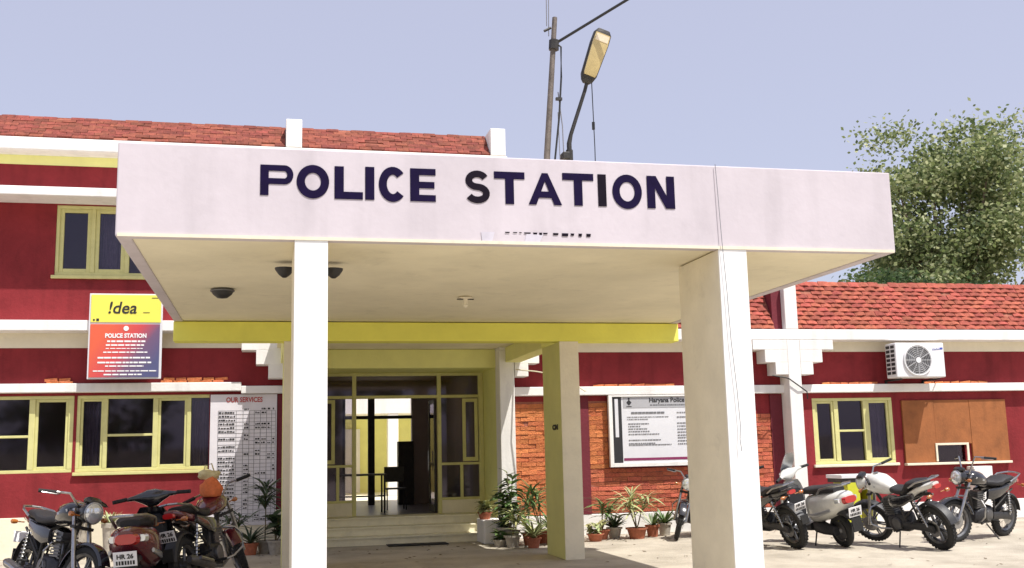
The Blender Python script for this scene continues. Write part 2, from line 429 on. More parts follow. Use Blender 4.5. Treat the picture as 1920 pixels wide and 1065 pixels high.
# ================================================================== TWO-STOREY BLOCK (left)
mb_ = empty('office_block', (-4, YW, 0), 'two storey maroon and white office block with tiled parapet, left of and behind the porch', 'building')
LX0, LX1 = -9.0, .56
W1 = (-5.6, -3.36, 1.46, 2.81); W2 = (-3.31, -1.04, 1.46, 2.81); U1 = (-3.79, -1.6, 4.98, 6.28)
wall_mb(LX0, LX1, .71, 3.66, YW, YW+.25, [W1, W2]).build('wall', 'maroon', mb_)
wall_mb(LX0, 4.53, 4.12, 7.02, YW, YW+.25, [U1]).build('wall', 'maroon', mb_)
MB().box(LX0, LX1, YW-.03, YW+.25, 0, .708).build('plinth', 'cream', mb_, bevel=.01)
MB().box(LX0, LX1-.1, YW+.002, YW+.25, 3.662, 3.928).build('frieze', 'cream', mb_)
MB().box(LX0, 4.53, YW+.002, YW+.25, 7.022, 7.198).build('frieze', 'porch_paint', mb_)
m = MB().box(LX0, -.48, 20.10, YW, 2.86, 3.02); m.box(-.48, .27, 20.10, YW, 2.81, 2.95); m.build('ledge', 'white', mb_, bevel=.012)
m = MB().box(LX0, -.48, YP, YW+.25, 3.93, 4.118); m.box(-.48, 4.53, YP, YW+.25, 3.93, 4.118); m.build('band', 'white', mb_, bevel=.012)
MB().box(LX0, 4.53, 19.58, YW, 6.30, 6.46).build('window_hood', 'white', mb_, bevel=.012)
MB().box(LX0, 4.56, YP, YW+.25, 7.20, 7.43).build('cornice', 'white', mb_, bevel=.015)
m = MB(); corbel(m, .42, .15, 3.928, True, False); m.build('corbel', 'white', mb_, bevel=.008)
MB().box(.27, .57, YP, YW, 0, 3.926).build('pillar', 'white', mb_, bevel=.012); MB().box(.17, .268, YW-.03, YW-.002, .71, 2.79).build('pier_or_shade_strip', 'maroon_dark', mb_)  # dark strip by the services board: shade put into the wall's colour, no pier
for x in (.27, 4.23): MB().box(x, x+.30, YP, 20.5, 7.432, 7.99).build('parapet_post', 'white', mb_, bevel=.015)
tile_slope(mb_, -4.85, .265, 19.90, 7.45, 20.42, 7.97, meshes=TO, row=.090); tile_slope(mb_, .575, 4.225, 19.90, 7.45, 20.42, 7.97, meshes=TO, row=.090)
tile_slope(mb_, LX0, -4.85, 19.90, 7.45, 20.42, 7.97, stuff=True, meshes=TO, mname='tile_old')
m = MB().box(LX0, 4.22, 20.42, 20.6, 7.432, 7.985); m.build('parapet', 'brick', mb_)
m = MB(); m.box(LX0, 4.53, 26, 26.2, 3.9, 7.4); m.box(LX0, .3, 26, 26.2, 0, 3.9); m.box(LX0-.2, LX0, YW, 26.2, 0, 7.4); m.box(4.28, 4.53, 20.502, 26, 4.12, 7.4)
m.build('outer_wall', 'maroon', mb_)
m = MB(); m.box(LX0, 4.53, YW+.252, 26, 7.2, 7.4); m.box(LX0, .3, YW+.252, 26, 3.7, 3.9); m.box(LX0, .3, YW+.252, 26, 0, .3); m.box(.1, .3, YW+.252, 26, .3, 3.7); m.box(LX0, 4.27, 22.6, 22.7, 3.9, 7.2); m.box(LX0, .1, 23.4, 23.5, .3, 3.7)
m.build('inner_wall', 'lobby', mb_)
window(mb_, -5.6, -3.36, 1.46, 2.81, YW+.06, [(-5.5, -4.9, []), (-4.8, -4.1, [2.1]), (-4.0, -3.45, [], .05)], label='yellow framed ground floor window at the far left edge')
window(mb_, -3.31, -1.04, 1.46, 2.81, YW+.06, [(-3.25, -2.86, [], .045), (-2.79, -2.02, [2.10]), (-1.93, -1.43, [], .045), (-1.36, -1.045, [])], label='yellow framed ground floor window of four lights', curt=(0, 3))
window(mb_, -3.79, -1.6, 4.98, 6.28, YW+.06, [(-3.73, -3.19, [], .07), (-3.12, -2.60, [], .07), (-2.52, -2.2, []), (-2.14, -1.66, [])], label='yellow framed upper floor window', curt=(1,))
MB().box(-3.34, -1.0, YW-.06, YW-.002, 1.40, 1.458).build('sill', 'window_yellow', mb_, bevel=.008)
MB().box(-3.84, -1.55, YW-.06, YW-.002, 4.92, 4.978).build('sill', 'window_yellow', mb_, bevel=.008)
def loose_bricks(parent, x0, x1, z0, rows, y=YW-.03):
    for r in range(rows):
        x = x0 + random.uniform(0, .1)
        while x < x1 - .1:
            l = random.uniform(.16, .27)
            if random.random() > .12*r: inst('brick', random.choice(BO), parent, (x+l/2, y+random.uniform(-.02,.005), z0+r*.048), (random.uniform(-.12,.12), random.uniform(-.09,.09), random.uniform(-.1,.1)), (l/.285, .6, .62))
            x += l + random.uniform(0, .03)
loose_bricks(mb_, -1.9, -.70, 3.02, 2); loose_bricks(mb_, -3.9, -3.42, 3.02, 2)

# ================================================================== SINGLE-STOREY WING (right)
rw = empty('office_wing', (10, YW, 0), 'single storey maroon wing with sloping clay tile eaves, right of the porch', 'building')
RX0, RX1 = 4.62, 19.0
RWIN = (11.03, 12.88, 1.24, 2.60); HATCH = (13.84, 14.55, 1.22, 1.57)
wall_mb(RX0, RX1, .412, 3.57, YW, YW+.25, [RWIN, HATCH]).build('wall', 'maroon', rw)
MB().box(RX0, RX1, YW-.03, YW+.25, 0, .41).build('plinth', 'white', rw, bevel=.01)
MB().box(RX0, RX1, YW+.002, YW+.25, 3.572, 3.778).build('frieze', 'cream', rw)
MB().box(RX0, RX1, 20.10, YW, 2.71, 2.88).build('ledge', 'white', rw, bevel=.012)
MB().box(4.612, RX1, YP, YW+.25, 3.78, 4.0).build('band', 'white', rw, bevel=.012)
m = MB().box(10.34, 10.62, YP, YW, 0, 3.778); m.box(10.34, 10.62, YP, 20.6, 4.002, 4.93); m.build('pillar', 'white', rw, bevel=.012)
m = MB(); corbel(m, 10.48, .142, 3.778); m.build('corbel', 'white', rw, bevel=.008)
m = MB(); corbel(m, 4.46, .152, 3.778, False, True); m.build('corbel', 'white', rw, bevel=.008)
tile_slope(rw, 10.63, 16.3, 19.90, 4.01, 20.5, 5.08); tile_slope(rw, 9.5, 10.12, 19.90, 4.01, 20.5, 5.08)
tile_slope(rw, 4.62, 9.5, 19.90, 4.01, 20.5, 5.08, stuff=True); tile_slope(rw, 16.3, RX1, 19.90, 4.01, 20.5, 5.08, stuff=True)
MB().box(10.122, 10.338, 20.0, 20.5, 4.002, 4.86).build('pier_or_shade_strip', 'maroon_dark', rw)
m = MB().box(RX0, RX1, 20.5, 26, 4.9, 5.06); m.build('roof', 'mortar', rw)
m = MB(); m.box(RX0, RX1, 26, 26.2, 0, 4.9); m.box(RX1, RX1+.2, YW, 26.2, 0, 4.9); m.box(RX0, RX1, YW+.25, 26, 0, .3); m.box(RX0, RX1, 23.5, 23.6, .3, 4.9); m.build('inner_wall', 'lobby', rw)
for a, b in ((5.96, 6.17), (10.07, 10.338)): MB().box(a, b, YW-.035, YW-.002, .412, 2.708).build('pier_or_shade_strip', 'maroon_dark', rw)
NB = brick_panel(rw, 4.64, 5.955, .42, 2.60, meshes=BO)
NB += brick_panel(rw, 6.175, 6.56, 1.28, 2.60, meshes=BO); NB += brick_panel(rw, 6.175, 8.2, .42, 1.27)
NB += brick_panel(rw, 9.70, 10.065, .42, 2.30)
brick_panel(rw, 8.2, 9.70, .42, 2.60, stuff=True)
loose_bricks(rw, 6.25, 8.1, 2.88, 1); loose_bricks(rw, 11.2, 12.5, 2.88, 1); loose_bricks(rw, 13.6, 15.3, 2.88, 1)
window(rw, 11.03, 12.88, 1.24, 2.60, YW+.05, [(11.10, 11.52, [], .05), (11.62, 12.20, [1.92]), (12.30, 12.80, [], .05)], label='yellow framed window of three lights', curt=(2,))
MB().box(10.98, 12.93, YW-.07, YW-.002, 1.18, 1.238).build('sill', 'cream', rw, bevel=.01)
# boarded opening with a serving hatch
b1 = MB().box(13.09, 13.838, YW-.05, YW-.002, 1.222, 2.53).build('wall_board', 'plywood', rw, bevel=.004)
MB().box(13.842, 14.7, YW-.045, YW-.002, 1.60, 2.53).build('wall_board', 'plywood', rw, bevel=.004)
MB().box(14.704, 15.6, YW-.05, YW-.002, 1.222, 2.53).build('wall_board', 'plywood', rw, bevel=.004)
m = MB(); m.box(13.80, 13.845, YW-.075, YW-.052, 1.24, 1.62); m.box(14.55, 14.60, YW-.075, YW-.052, 1.24, 1.62); m.box(13.845, 14.55, YW-.075, YW-.052, 1.575, 1.62)
fr = m.build('hatch_frame', 'cream', rw, bevel=.004); MB().box(13.845, 14.55, YW+.02, YW+.026, 1.222, 1.57).build('pane', 'glass', fr)
m = MB(); m.box(13.07, 15.6, YW-.12, YW-.002, 1.17, 1.218); m.build('hatch_shelf', 'cream', rw, bevel=.006)
m = MB().box(14.50, 14.95, 19.95, YW-.06, 0, 1.12); m.build('white_cabinet', 'white', loc=(14.7, 20, 0), bevel=.01)
tag(bpy.data.objects['white_cabinet'], 'plain white low cabinet against the wall under the boarded hatch', 'cabinet')

# ================================================================== ENTRANCE
en = empty('entrance', (2.4, 21.5, 0), 'glazed entrance with yellow timber frame, recessed at the head of the porch steps', 'entrance')
PX0, PX1 = .56, 4.31
MB().box(PX1, 4.60, YP, YW, 0, 3.57).build('pillar', 'white', en, bevel=.012)
MB().box(PX1+.002, 4.60, YW+.002, 26, 0, 3.9).build('side_wall', 'porch_paint', en)
MB().box(.30, PX0-.002, YW+.002, 26, 0, 3.9).build('side_wall', 'porch_paint', en)
MB().box(PX0, PX1, 20.2, 21.6, 3.27, 3.628).build('lintel', 'porch_paint', en, bevel=.01)
MB().box(4.31, 4.608, YP+.002, YW+.2, 3.572, 3.92).build('lintel', 'white', en)
m = MB()
for k in range(3): m.box(PX0+.002, PX1-.002, 20.1+.35*k, 21.5 if k == 2 else 20.1+.35*(k+1)+.03, .155*k, .155*(k+1) - .03)
for k in range(3): m.box(PX0+.002, PX1-.002, 20.075+.35*k, 21.5 if k == 2 else 20.1+.35*(k+1), .155*(k+1)-.03+.001, .155*(k+1))
st = m.build('steps', 'step', en, bevel=.004)
MB().box(3.86, 4.28, 19.35, 20.07, 0, .42).build('step_cheek', 'white', en, bevel=.02)
Y0 = 21.5; m = MB(); f0, f1 = Y0-.05, Y0+.05
for x0, x1, a, b in ((.57, .66, .465, 3.268), (1.64, 1.72, .465, 3.268), (3.35, 3.43, .465, 3.268), (4.20, 4.305, .465, 3.268)): m.box(x0, x1, f0, f1, a, b)
for a, b in ((.66, 1.64), (1.72, 3.35), (3.43, 4.20)):
    m.box(a, b, f0+.003, f1, 2.76, 2.82); m.box(a, b, f0+.003, f1, 3.21, 3.268)
for a, b, c in ((.66, 1.64, 1.36), (3.43, 4.20, 3.84)):
    m.box(a, b, f0+.003, f1, 1.41, 1.46); m.box(a, b, f0+.003, f1, .72, .77); m.box(c-.03, c+.03, f0+.006, f1, .77, 1.41)
fr = m.build('door_frame', 'window_yellow', en, bevel=.006)
m = MB()     # casements in the upper side lights
for a, b in ((.70, 1.30), (3.86, 4.18)):
    m.box(a, a+.07, f0-.02, f0, 1.48, 2.74); m.box(b-.07, b, f0-.02, f0, 1.48, 2.74); m.box(a+.07, b-.07, f0-.02, f0, 1.48, 1.56); m.box(a+.07, b-.07, f0-.02, f0, 2.67, 2.74)
m.build('casement', 'window_yellow', fr, bevel=.004)
for a, b, c, d in ((.66, 1.64, 2.82, 3.21), (1.72, 3.35, 2.82, 3.21), (3.43, 4.20, 2.82, 3.21), (.66, 1.64, 1.46, 2.76), (3.43, 4.20, 1.46, 2.76),
                   (.66, 1.33, .77, 1.41), (1.39, 1.64, .77, 1.41), (3.43, 3.81, .77, 1.41), (3.87, 4.20, .77, 1.41)):
    MB().box(a, b, Y0-.004, Y0+.004, c, d).build('pane', 'glass', fr)
for a, b in ((.66, 1.64), (3.43, 4.20)): MB().box(a, b, f0+.01, f1, .466, .718).build('dwarf_wall', 'cream', en)
# door leaf folded inwards on the right
m = MB(); m.box(3.30, 3.335, 21.56, 21.62, .48, 2.74); m.box(3.30, 3.335, 22.28, 22.34, .48, 2.74); m.box(3.30, 3.335, 21.62, 22.28, .48, .62); m.box(3.30, 3.335, 21.62, 22.28, 2.66, 2.74); m.box(3.30, 3.335, 21.62, 22.28, 1.4, 1.46)
dl = m.build('door_leaf', 'dark_metal', en); MB().box(3.314, 3.320, 21.62, 22.28, .62, 2.66).build('pane', 'glass', dl); MB().tube([(3.27, 22.2, 1.3), (3.27, 22.2, 1.7)], .012).build('handle', 'steel', dl)
# lobby behind the doors, open to a courtyard at the back
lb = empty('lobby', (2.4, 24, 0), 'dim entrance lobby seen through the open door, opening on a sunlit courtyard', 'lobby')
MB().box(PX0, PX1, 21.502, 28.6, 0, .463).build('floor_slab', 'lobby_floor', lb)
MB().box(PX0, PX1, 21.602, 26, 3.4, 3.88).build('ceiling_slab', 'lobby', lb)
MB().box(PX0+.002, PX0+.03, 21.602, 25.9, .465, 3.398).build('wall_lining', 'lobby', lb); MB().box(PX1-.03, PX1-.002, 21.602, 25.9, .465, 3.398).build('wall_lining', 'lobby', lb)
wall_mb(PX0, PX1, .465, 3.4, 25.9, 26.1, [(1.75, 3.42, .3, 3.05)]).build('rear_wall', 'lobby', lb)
m = MB(); m.box(1.75, 3.42, 25.94, 26.0, 2.50, 2.58); m.box(2.36, 2.52, 25.92, 26.0, .465, 3.05); m.box(1.75, 1.82, 25.94, 26, .465, 3.05)
m.build('rear_door_frame', 'dark_metal', lb)
MB().box(3.05, 3.42, 25.6, 25.88, .465, 1.95).build('cupboard', 'dark_metal', lb, bevel=.01)
cy = empty('courtyard_veranda', (3, 34, 0), 'pale yellow veranda across the sunlit courtyard, seen through the lobby', 'veranda')
MB().box(-4, 12, 36, 36.3, 0, 4.6).build('wall', 'porch_paint', cy); MB().box(-4, 12, 33.0, 36, 2.9, 3.9).build('fascia', 'white', cy)
MB().box(-4, 12, 28.61, 33.39, 0, .40).build('courtyard_paving', 'step', cy)
for x in (.4, 3.62, 7.5): MB().box(x, x+.32, 33.02, 33.36, .402, 2.898).build('column', 'white', cy, bevel=.01)
m = MB().box(2.2, 3.0, 35.9, 35.998, .3, 2.5); m.build('door', 'white', cy); MB().box(-4, 12, 33.4, 36, 0, .42).build('plinth', 'step', cy)
# table in the lobby
tb = empty('lobby_table', (1.9, 22.4, .465), 'dark thin legged table standing just inside the entrance', 'table')
MB().box(1.35, 2.4, 22.1, 22.75, 1.225, 1.26).build('table_top', 'dark_metal', tb, bevel=.006)
for x in (1.40, 2.35):
    for y in (22.15, 22.70): MB().tube([(x, y, .465), (x, y, 1.225)], .02).build('leg', 'dark_metal', tb)
MB().box(1.40, 2.35, 22.14, 22.17, .8, .83).build('crossbar', 'dark_metal', tb)
ch = empty('lobby_chair', (2.75, 23.4, .465), 'dark chair standing beside the table in the lobby', 'chair')
MB().box(2.5, 2.95, 23.2, 23.65, .9, .93).build('seat', 'dark_metal', ch, bevel=.006); MB().box(2.5, 2.95, 23.63, 23.66, 1.05, 1.38).build('backrest', 'dark_metal', ch, bevel=.006)
for x in (2.52, 2.93):
    MB().tube([(x, 23.22, .465), (x, 23.22, .9)], .014).build('leg', 'dark_metal', ch); MB().tube([(x, 23.64, .465), (x, 23.64, 1.38)], .014).build('leg', 'dark_metal', ch)

# ================================================================== PORCH CANOPY
cp = empty('porch_canopy', (2.5, 13, 0), 'flat roofed white drive-through porch on four columns, lettered POLICE STATION', 'porch')
CX0, CX1, CY0, CY1, ZS, ZT = -1.35, 6.44, 9.83, 16.32, 3.63, 4.50
m = MB().box(CX0+.13, CX1-.13, CY0+.13, CY1-.02, ZS+.012, 3.80); m.build('slab', 'soffit', cp)
m = MB(); m.box(CX0, CX1, CY0, CY0+.128, ZS, ZT); m.build('fascia', 'fascia', cp, bevel=.012)
m = MB(); m.box(CX0, CX0+.128, CY0+.13, CY1, ZS, ZT); m.box(CX1-.128, CX1, CY0+.13, CY1, ZS, ZT); m.box(CX0+.13, CX1-.13, CY1-.128, CY1, 3.802, ZT); m.build('side_fascia', 'fascia', cp, bevel=.012)
MB().box(CX0+.02, CX1-.02, CY0-.012, CY0-.002, ZS-.002, ZS+.028).build('drip_moulding', 'cream', cp)
MB().box(CX0, CX1, 16.0, 16.32, 3.34, ZS-.002).build('cross_beam', 'yellow_beam', cp, bevel=.01)
MB().box(.15, 4.755, 16.322, YP-.002, ZS+.001, 4.10).build('link_slab', 'soffit', cp)
MB().box(.57, 4.30, YP, 20.2, ZS+.001, 3.92).build('link_slab', 'soffit', cp)
for x in (.22, 4.43): MB().box(x, x+.30, 17.10, YP-.004, 3.34, ZS-.002).build('side_beam', 'porch_paint', cp, bevel=.01)
def colm(x, y, front, side):
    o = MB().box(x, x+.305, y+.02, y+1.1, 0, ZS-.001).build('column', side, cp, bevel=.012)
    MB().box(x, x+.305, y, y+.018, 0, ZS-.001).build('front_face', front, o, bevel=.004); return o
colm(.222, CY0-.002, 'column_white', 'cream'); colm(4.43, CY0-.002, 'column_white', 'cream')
for x in (.222, 4.445):
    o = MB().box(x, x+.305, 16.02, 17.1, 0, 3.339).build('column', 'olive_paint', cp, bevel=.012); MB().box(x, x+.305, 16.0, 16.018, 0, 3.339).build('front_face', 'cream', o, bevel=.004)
c4 = [o for o in bpy.data.objects if o.name.startswith('column') and o.parent is cp][-1]
text('painted_mark', 'CM', .10, 'print_black', c4, (4.441, 16.55, 1.98), (math.pi/2, 0, -math.pi/2), bold=.008, sx=2.2)

# ---- painted letters, each an outline of its own
LT = CY0 - .006
def ribbon(pts, wd, closed=False):
    """flat ribbon along a polyline in (x,z); mitred corners, square ends"""
    n = len(pts); L_, R_ = [], []
    for i in range(n):
        p = Vector(pts[i]); a = Vector(pts[i-1]) if (i > 0 or closed) else None; b = Vector(pts[(i+1) % n]) if (i < n-1 or closed) else None
        da = (p-a).normalized() if a is not None else None; db = (b-p).normalized() if b is not None else None
        if da is None: da = db
        if db is None: db = da
        na, nb = Vector((-da.y, da.x)), Vector((-db.y, db.x)); t = (na+nb).normalized(); k = 1/max(.5, t.dot(na))
        L_.append(p + t*wd/2*k); R_.append(p - t*wd/2*k)
    mb = MB(); seg = n if closed else n-1
    for s_, y in ((L_, 0), (R_, 0)): pass
    v = [(q.x, 0, q.y) for q in L_] + [(q.x, 0, q.y) for q in R_] + [(q.x, .004, q.y) for q in L_] + [(q.x, .004, q.y) for q in R_]
    f = []
    for i in range(seg):
        j = (i+1) % n; f += [(i, n+i, n+j, j), (2*n+i, 2*n+j, 3*n+j, 3*n+i), (i, j, 2*n+j, 2*n+i), (n+i, 3*n+i, 3*n+j, n+j)]
    if not closed: f += [(0, 2*n, 3*n, n), (n-1, 2*n-1, 4*n-1, 3*n-1)]
    mb.add(v, f); return mb
def arc(cx, cz, rx, rz, a0, a1, n=14): return [(cx+rx*math.cos(R(a0+(a1-a0)*i/n)), cz+rz*math.sin(R(a0+(a1-a0)*i/n))) for i in range(n+1)]
def letter(ch_, x0, x1, z0, z1, t=.085):
    W, H = x1-x0, z1-z0; h = t/2; parts = []; th = t*.82
    if ch_ == 'I': parts = [ribbon([(h, 0), (h, H)], t)]; 
    if ch_ == 'L': parts = [ribbon([(h, 0), (h, H)], t), ribbon([(t, th/2), (W, th/2)], th)]
    if ch_ == 'E': parts = [ribbon([(h, 0), (h, H)], t)] + [ribbon([(t, z), (W-(.012 if z == H/2 else 0), z)], th*.9) for z in (th*.45, H/2, H-th*.45)]
    if ch_ == 'T': parts = [ribbon([(0, H-th/2), (W, H-th/2)], th), ribbon([(W/2, 0), (W/2, H-th)], t)]
    if ch_ == 'O': parts = [ribbon(arc(W/2, H/2, W/2-h, H/2-h*.9, 90, 450, 30)[:-1], t, True)]
    if ch_ == 'P':
        k = H*.44; r = (H-k)/2+.01; cz = H-r
        parts = [ribbon([(h, 0), (h, H)], t), ribbon([(t, H-th*.45)] + arc(W-r-.0, cz, r-h, r-th*.45, 90, -90, 12) + [(t, cz-r+th*.45)], th*.9)]
    if ch_ == 'C': parts = [ribbon(arc(W/2+.005, H/2, W/2-h, H/2-h*.9, 42, 318, 26), t)]
    if ch_ == 'S':
        r1 = (H-th)/4
        a = arc(W/2, H-th/2-r1, W/2-h-.006, r1, 25, 250, 14); b = arc(W/2, th/2+r1, W/2-h, r1, 70, -155, 14)
        parts = [ribbon(a+b, th*1.05)]
    if ch_ == 'A':
        m_ = MB()
        m_.add([(0,0,0),(t*1.05,0,0),(W/2,0,H-t*1.1),(W/2-.03,0,H),(W-t*1.05,0,0),(W,0,0),(W/2+.03,0,H)], [(0,1,2,3),(2,4,5,6),(3,2,6)])
        m_.add([(W*.30,-.0004,H*.22),(W*.70,-.0004,H*.22),(W*.62,-.0004,H*.42),(W*.38,-.0004,H*.42)], [(0,1,2,3)]); parts = [m_]
    if ch_ == 'N': 
        m_ = MB(); m_.add([(0,0,0),(t,0,0),(t,0,H),(0,0,H)], [(0,1,2,3)]); m_.add([(W-t,0,0),(W,0,0),(W,0,H),(W-t,0,H)], [(0,1,2,3)])
        m_.add([(t*.2,-.0004,H),(t*1.15,-.0004,H),(W-t*.2,-.0004,0),(W-t*1.15,-.0004,0)], [(0,3,2,1)]); parts = [m_]
    r = MB()
    for p in parts: r.add([(x+x0, y+LT, z+z0) for x, y, z in p.v], p.f)
    return r
word = [('P', -.095, .215, 4.045, 4.335), ('O', .235, .535, 4.03, 4.345), ('L', .585, .850, 4.03, 4.345), ('I', .872, .955, 4.03, 4.35), ('C', .995, 1.262, 4.02, 4.355), ('E', 1.30, 1.545, 4.03, 4.352),
        ('S', 1.825, 2.08, 4.03, 4.352), ('T', 2.12, 2.425, 4.03, 4.352), ('A', 2.46, 2.80, 4.032, 4.352), ('T', 2.81, 3.13, 4.035, 4.362), ('I', 3.175, 3.27, 4.035, 4.362), ('O', 3.325, 3.635, 4.02, 4.365), ('N', 3.69, 3.985, 4.03, 4.365)]
for i, (c_, a, b, z0, z1) in enumerate(word):
    letter(c_, a, b, z0, z1, .086 if c_ in 'ILTEN' else .076).build('letter', 'ink_dark' if i in (6, 10) else 'ink', cp)
m = MB()
for x0, x1, h_ in ((2.22, 2.26, .012), (2.30, 2.335, .010), (2.36, 2.38, .01), (2.41, 2.47, .014), (2.50, 2.535, .02), (2.56, 2.585, .024), (2.60, 2.64, .014), (2.70, 2.75, .02), (2.79, 2.85, .03), (2.88, 2.91, .022), (2.96, 2.99, .03), (3.04, 3.08, .03)):
    m.add([(x0, LT, 3.752-h_), (x1, LT, 3.752-h_), (x1+.004, LT, 3.752), (x0-.004, LT, 3.752)], [(0,1,2,3)])
m.build('lettering_remnant', 'ink_dark', cp, kind='stuff')
mat('smear', (.60, .57, .64), .85, .15, 8)
m = MB(); m.prism_xz([(1.99, 3.66), (2.03, 3.63), (2.09, 3.66), (2.115, 3.745), (1.98, 3.745)], LT, LT+.004); m.build('paint_smear', 'smear', cp)
m = MB(); m.prism_xz([(2.40, 3.63), (2.55, 3.63), (2.60, 3.735), (2.43, 3.735)], LT, LT+.004); m.build('paint_smear', 'smear', cp)
# hairline joint and the loose wire running down the right column
wr = [(4.435, 9.81, 4.51), (4.445, 9.805, 4.2), (4.46, 9.80, 3.7), (4.485, 9.80, 3.2), (4.50, 9.80, 2.7), (4.535, 9.80, 2.2), (4.55, 9.80, 1.85), (4.535, 9.795, 1.72), (4.545, 9.79, 1.60)]
o = MB().tube(wr, .0035, 6).build('hanging_wire', 'greywire'); tag(o, 'thin loose wire hanging down the front of the right front column', 'wire')

# ================================================================== SIGNS
sg = empty('telecom_notice_board', (-2.47, 19.8, 3.0), 'tall board, yellow panel lettered !dea above a red and blue POLICE STATION notice', 'sign')
MB().box(-3.10, -1.86, 19.80, 19.84, 3.07, 4.59).build('board', 'board_white', sg, bevel=.005)
MB().box(-3.07, -1.89, 19.788, 19.798, 4.075, 4.565).build('yellow_panel', 'sign_yellow', sg)
MB().box(-3.07, -1.90, 19.788, 19.798, 3.10, 4.04).build('notice_panel', 'notice_print', sg)
text('lettering', '!dea', .30, 'print_black', sg, (-2.80, 19.784, 4.235), bold=.004, shear=.18, sx=.98)
m = MB().box(-2.19, -2.08, 19.783, 19.787, 4.245, 4.255); m.box(-3.03, -3.0, 19.783, 19.787, 4.10, 4.13); m.box(-2.975, -2.93, 19.783, 19.787, 4.095, 4.14); m.box(-2.05, -1.93, 19.783, 19.787, 4.51, 4.52); m.build('small_print', 'print_black', sg)
text('lettering', 'POLICE STATION', .105, 'print_white', sg, (-2.47, 19.784, 3.80), bold=.004, align='CENTER', sx=.86)
m = MB(); m.lathe([(.045, 0), (.045, .003)], (-2.47, 19.783, 3.965), 'y', 14)
for z, a, b, h_ in ((3.72, -2.78, -2.14, .03), (3.655, -2.80, -2.16, .026), (3.60, -2.80, -2.18, .014), (3.53, -2.84, -2.10, .022), (3.43, -2.93, -2.04, .028), (3.345, -2.93, -2.03, .028), (3.285, -2.80, -2.16, .022), (3.20, -3.0, -1.93, .02), (3.135, -2.82, -2.18, .024)):
    x = a
    while x < b:
        l = random.uniform(.04, .13); m.box(x, min(b, x+l), 19.7835, 19.787, z, z+h_); x += l + random.uniform(.008, .02)
m.build('print_lines', 'print_white', sg, kind='stuff')
for x in (-2.95, -2.0): MB().box(x-.02, x+.02, 19.842, 19.84+.41, 3.5, 3.54).build('bracket', 'dark_metal', sg)

sv = empty('services_board', (-.42, 20.1, .42), 'tall white board headed OUR SERVICES with a ruled table, beside the ground floor window', 'notice board')
MB().box(-1.02, .165, 20.19, 20.215, .44, 2.80).build('board', 'services_board', sv, bevel=.003)
text('heading', 'OUR SERVICES', .125, 'print_red', sv, (-.42, 20.186, 2.66), bold=.003, align='CENTER', sx=.80)
m = MB()
for z in [2.50 - .0685*i for i in range(30)]: m.box(-.88, .14, 20.1865, 20.189, z, z+.005)
for x in (-.88, -.56, -.44, -.33, -.24, -.13, -.02, .07, .14): m.box(x-.003, x+.003, 20.186, 20.189, .5, 2.50)
m.build('ruled_table', 'print_grey', sv, kind='stuff')
m = MB()
for i in range(30):
    z = 2.52 - .0685*i
    for a, b in ((-.87, -.58), (-.42, -.34), (-.22, -.14), (-.11, -.03), (.0, .05), (.09, .13)):
        if random.random() < (.75 if a < -.5 else (.62 if i % 4 in (0, 1) else .2)):
            x = a
            while x < b - .01:
                l = random.uniform(.015, .05); m.box(x, min(x+l, b), 20.184, 20.1855, z, z+random.choice((.018, .026, .03))); x += l+random.uniform(.006, .014)
m.build('table_entries', 'print_black', sv, kind='stuff')

hb = empty('information_board', (7.5, 20.1, 1.3), 'white framed board headed Haryana Police with a black left strip, on the orange brick wall', 'notice board')
HX0, HX1, HZ0, HZ1, HY = 6.55, 9.3, 1.30, 2.70, 20.12
m = MB(); m.box(HX0, HX0+.075, HY-.03, HY+.05, HZ0, HZ1); m.box(HX1-.075, HX1, HY-.03, HY+.05, HZ0, HZ1); m.box(HX0+.075, HX1-.075, HY-.03, HY+.05, HZ0, HZ0+.075); m.box(HX0+.075, HX1-.075, HY-.03, HY+.05, HZ1-.03, HZ1)
m.build('frame', 'white', hb, bevel=.005)
MB().box(HX0+.077, HX1-.077, HY, HY+.04, HZ0+.077, HZ1-.032).build('panel', 'board_white', hb)
MB().box(HX0+.08, HX0+.27, HY-.006, HY-.001, HZ0+.08, HZ1-.035).build('black_strip', 'print_black', hb)
MB().box(HX0+.13, HX0+.20, HY-.010, HY-.007, HZ0+.58, HZ1-.07).build('light_tube', 'board_white', hb)
MB().box(HX0+.31, HX1-.08, HY-.005, HY-.001, 2.45, 2.655).build('header_panel', 'board_grey', hb)
MB().box(HX0+.29, HX1-.08, HY-.005, HY-.001, 1.42, 1.47).build('red_stripe', 'print_maroon', hb)
m = MB(); cx, cz = 6.98, 2.555; m.add([(cx, HY-.008, cz-.06), (cx+.055, HY-.008, cz), (cx, HY-.008, cz+.06), (cx-.055, HY-.008, cz)], [(0,1,2,3)])
m.add([(cx-.06, HY-.008, cz-.085), (cx+.06, HY-.008, cz-.085), (cx+.05, HY-.008, cz-.07), (cx-.05, HY-.008, cz-.07)], [(0,1,2,3)]); m.lathe([(.02, 0), (.02, .002)], (cx, HY-.01, cz+.075), 'y', 10); m.build('emblem', 'print_black', hb)
text('heading', 'Haryana Police', .125, 'print_black', hb, (7.40, HY-.008, 2.56), bold=.003)
m = MB()
def dashes(z, a, b, h_, lo=.015, hi=.06):
    x = a
    while x < b - .01:
        l = random.uniform(lo, hi); m.box(x, min(x+l, b), HY-.008, HY-.005, z, z+h_); x += l+random.uniform(.006, .016)
dashes(2.49, 7.42, 8.4, .025)
dashes(2.335, 7.02, 7.72, .035, .05, .1); dashes(2.265, 6.93, 7.80, .012); dashes(2.22, 6.93, 7.38, .012)
for z, b in ((2.13, 7.38), (2.08, 7.20), (2.03, 7.34), (1.98, 7.40), (1.925, 7.60), (1.81, 7.62), (1.745, 7.50), (1.715, 7.84)): dashes(z, 6.95, b, .016)
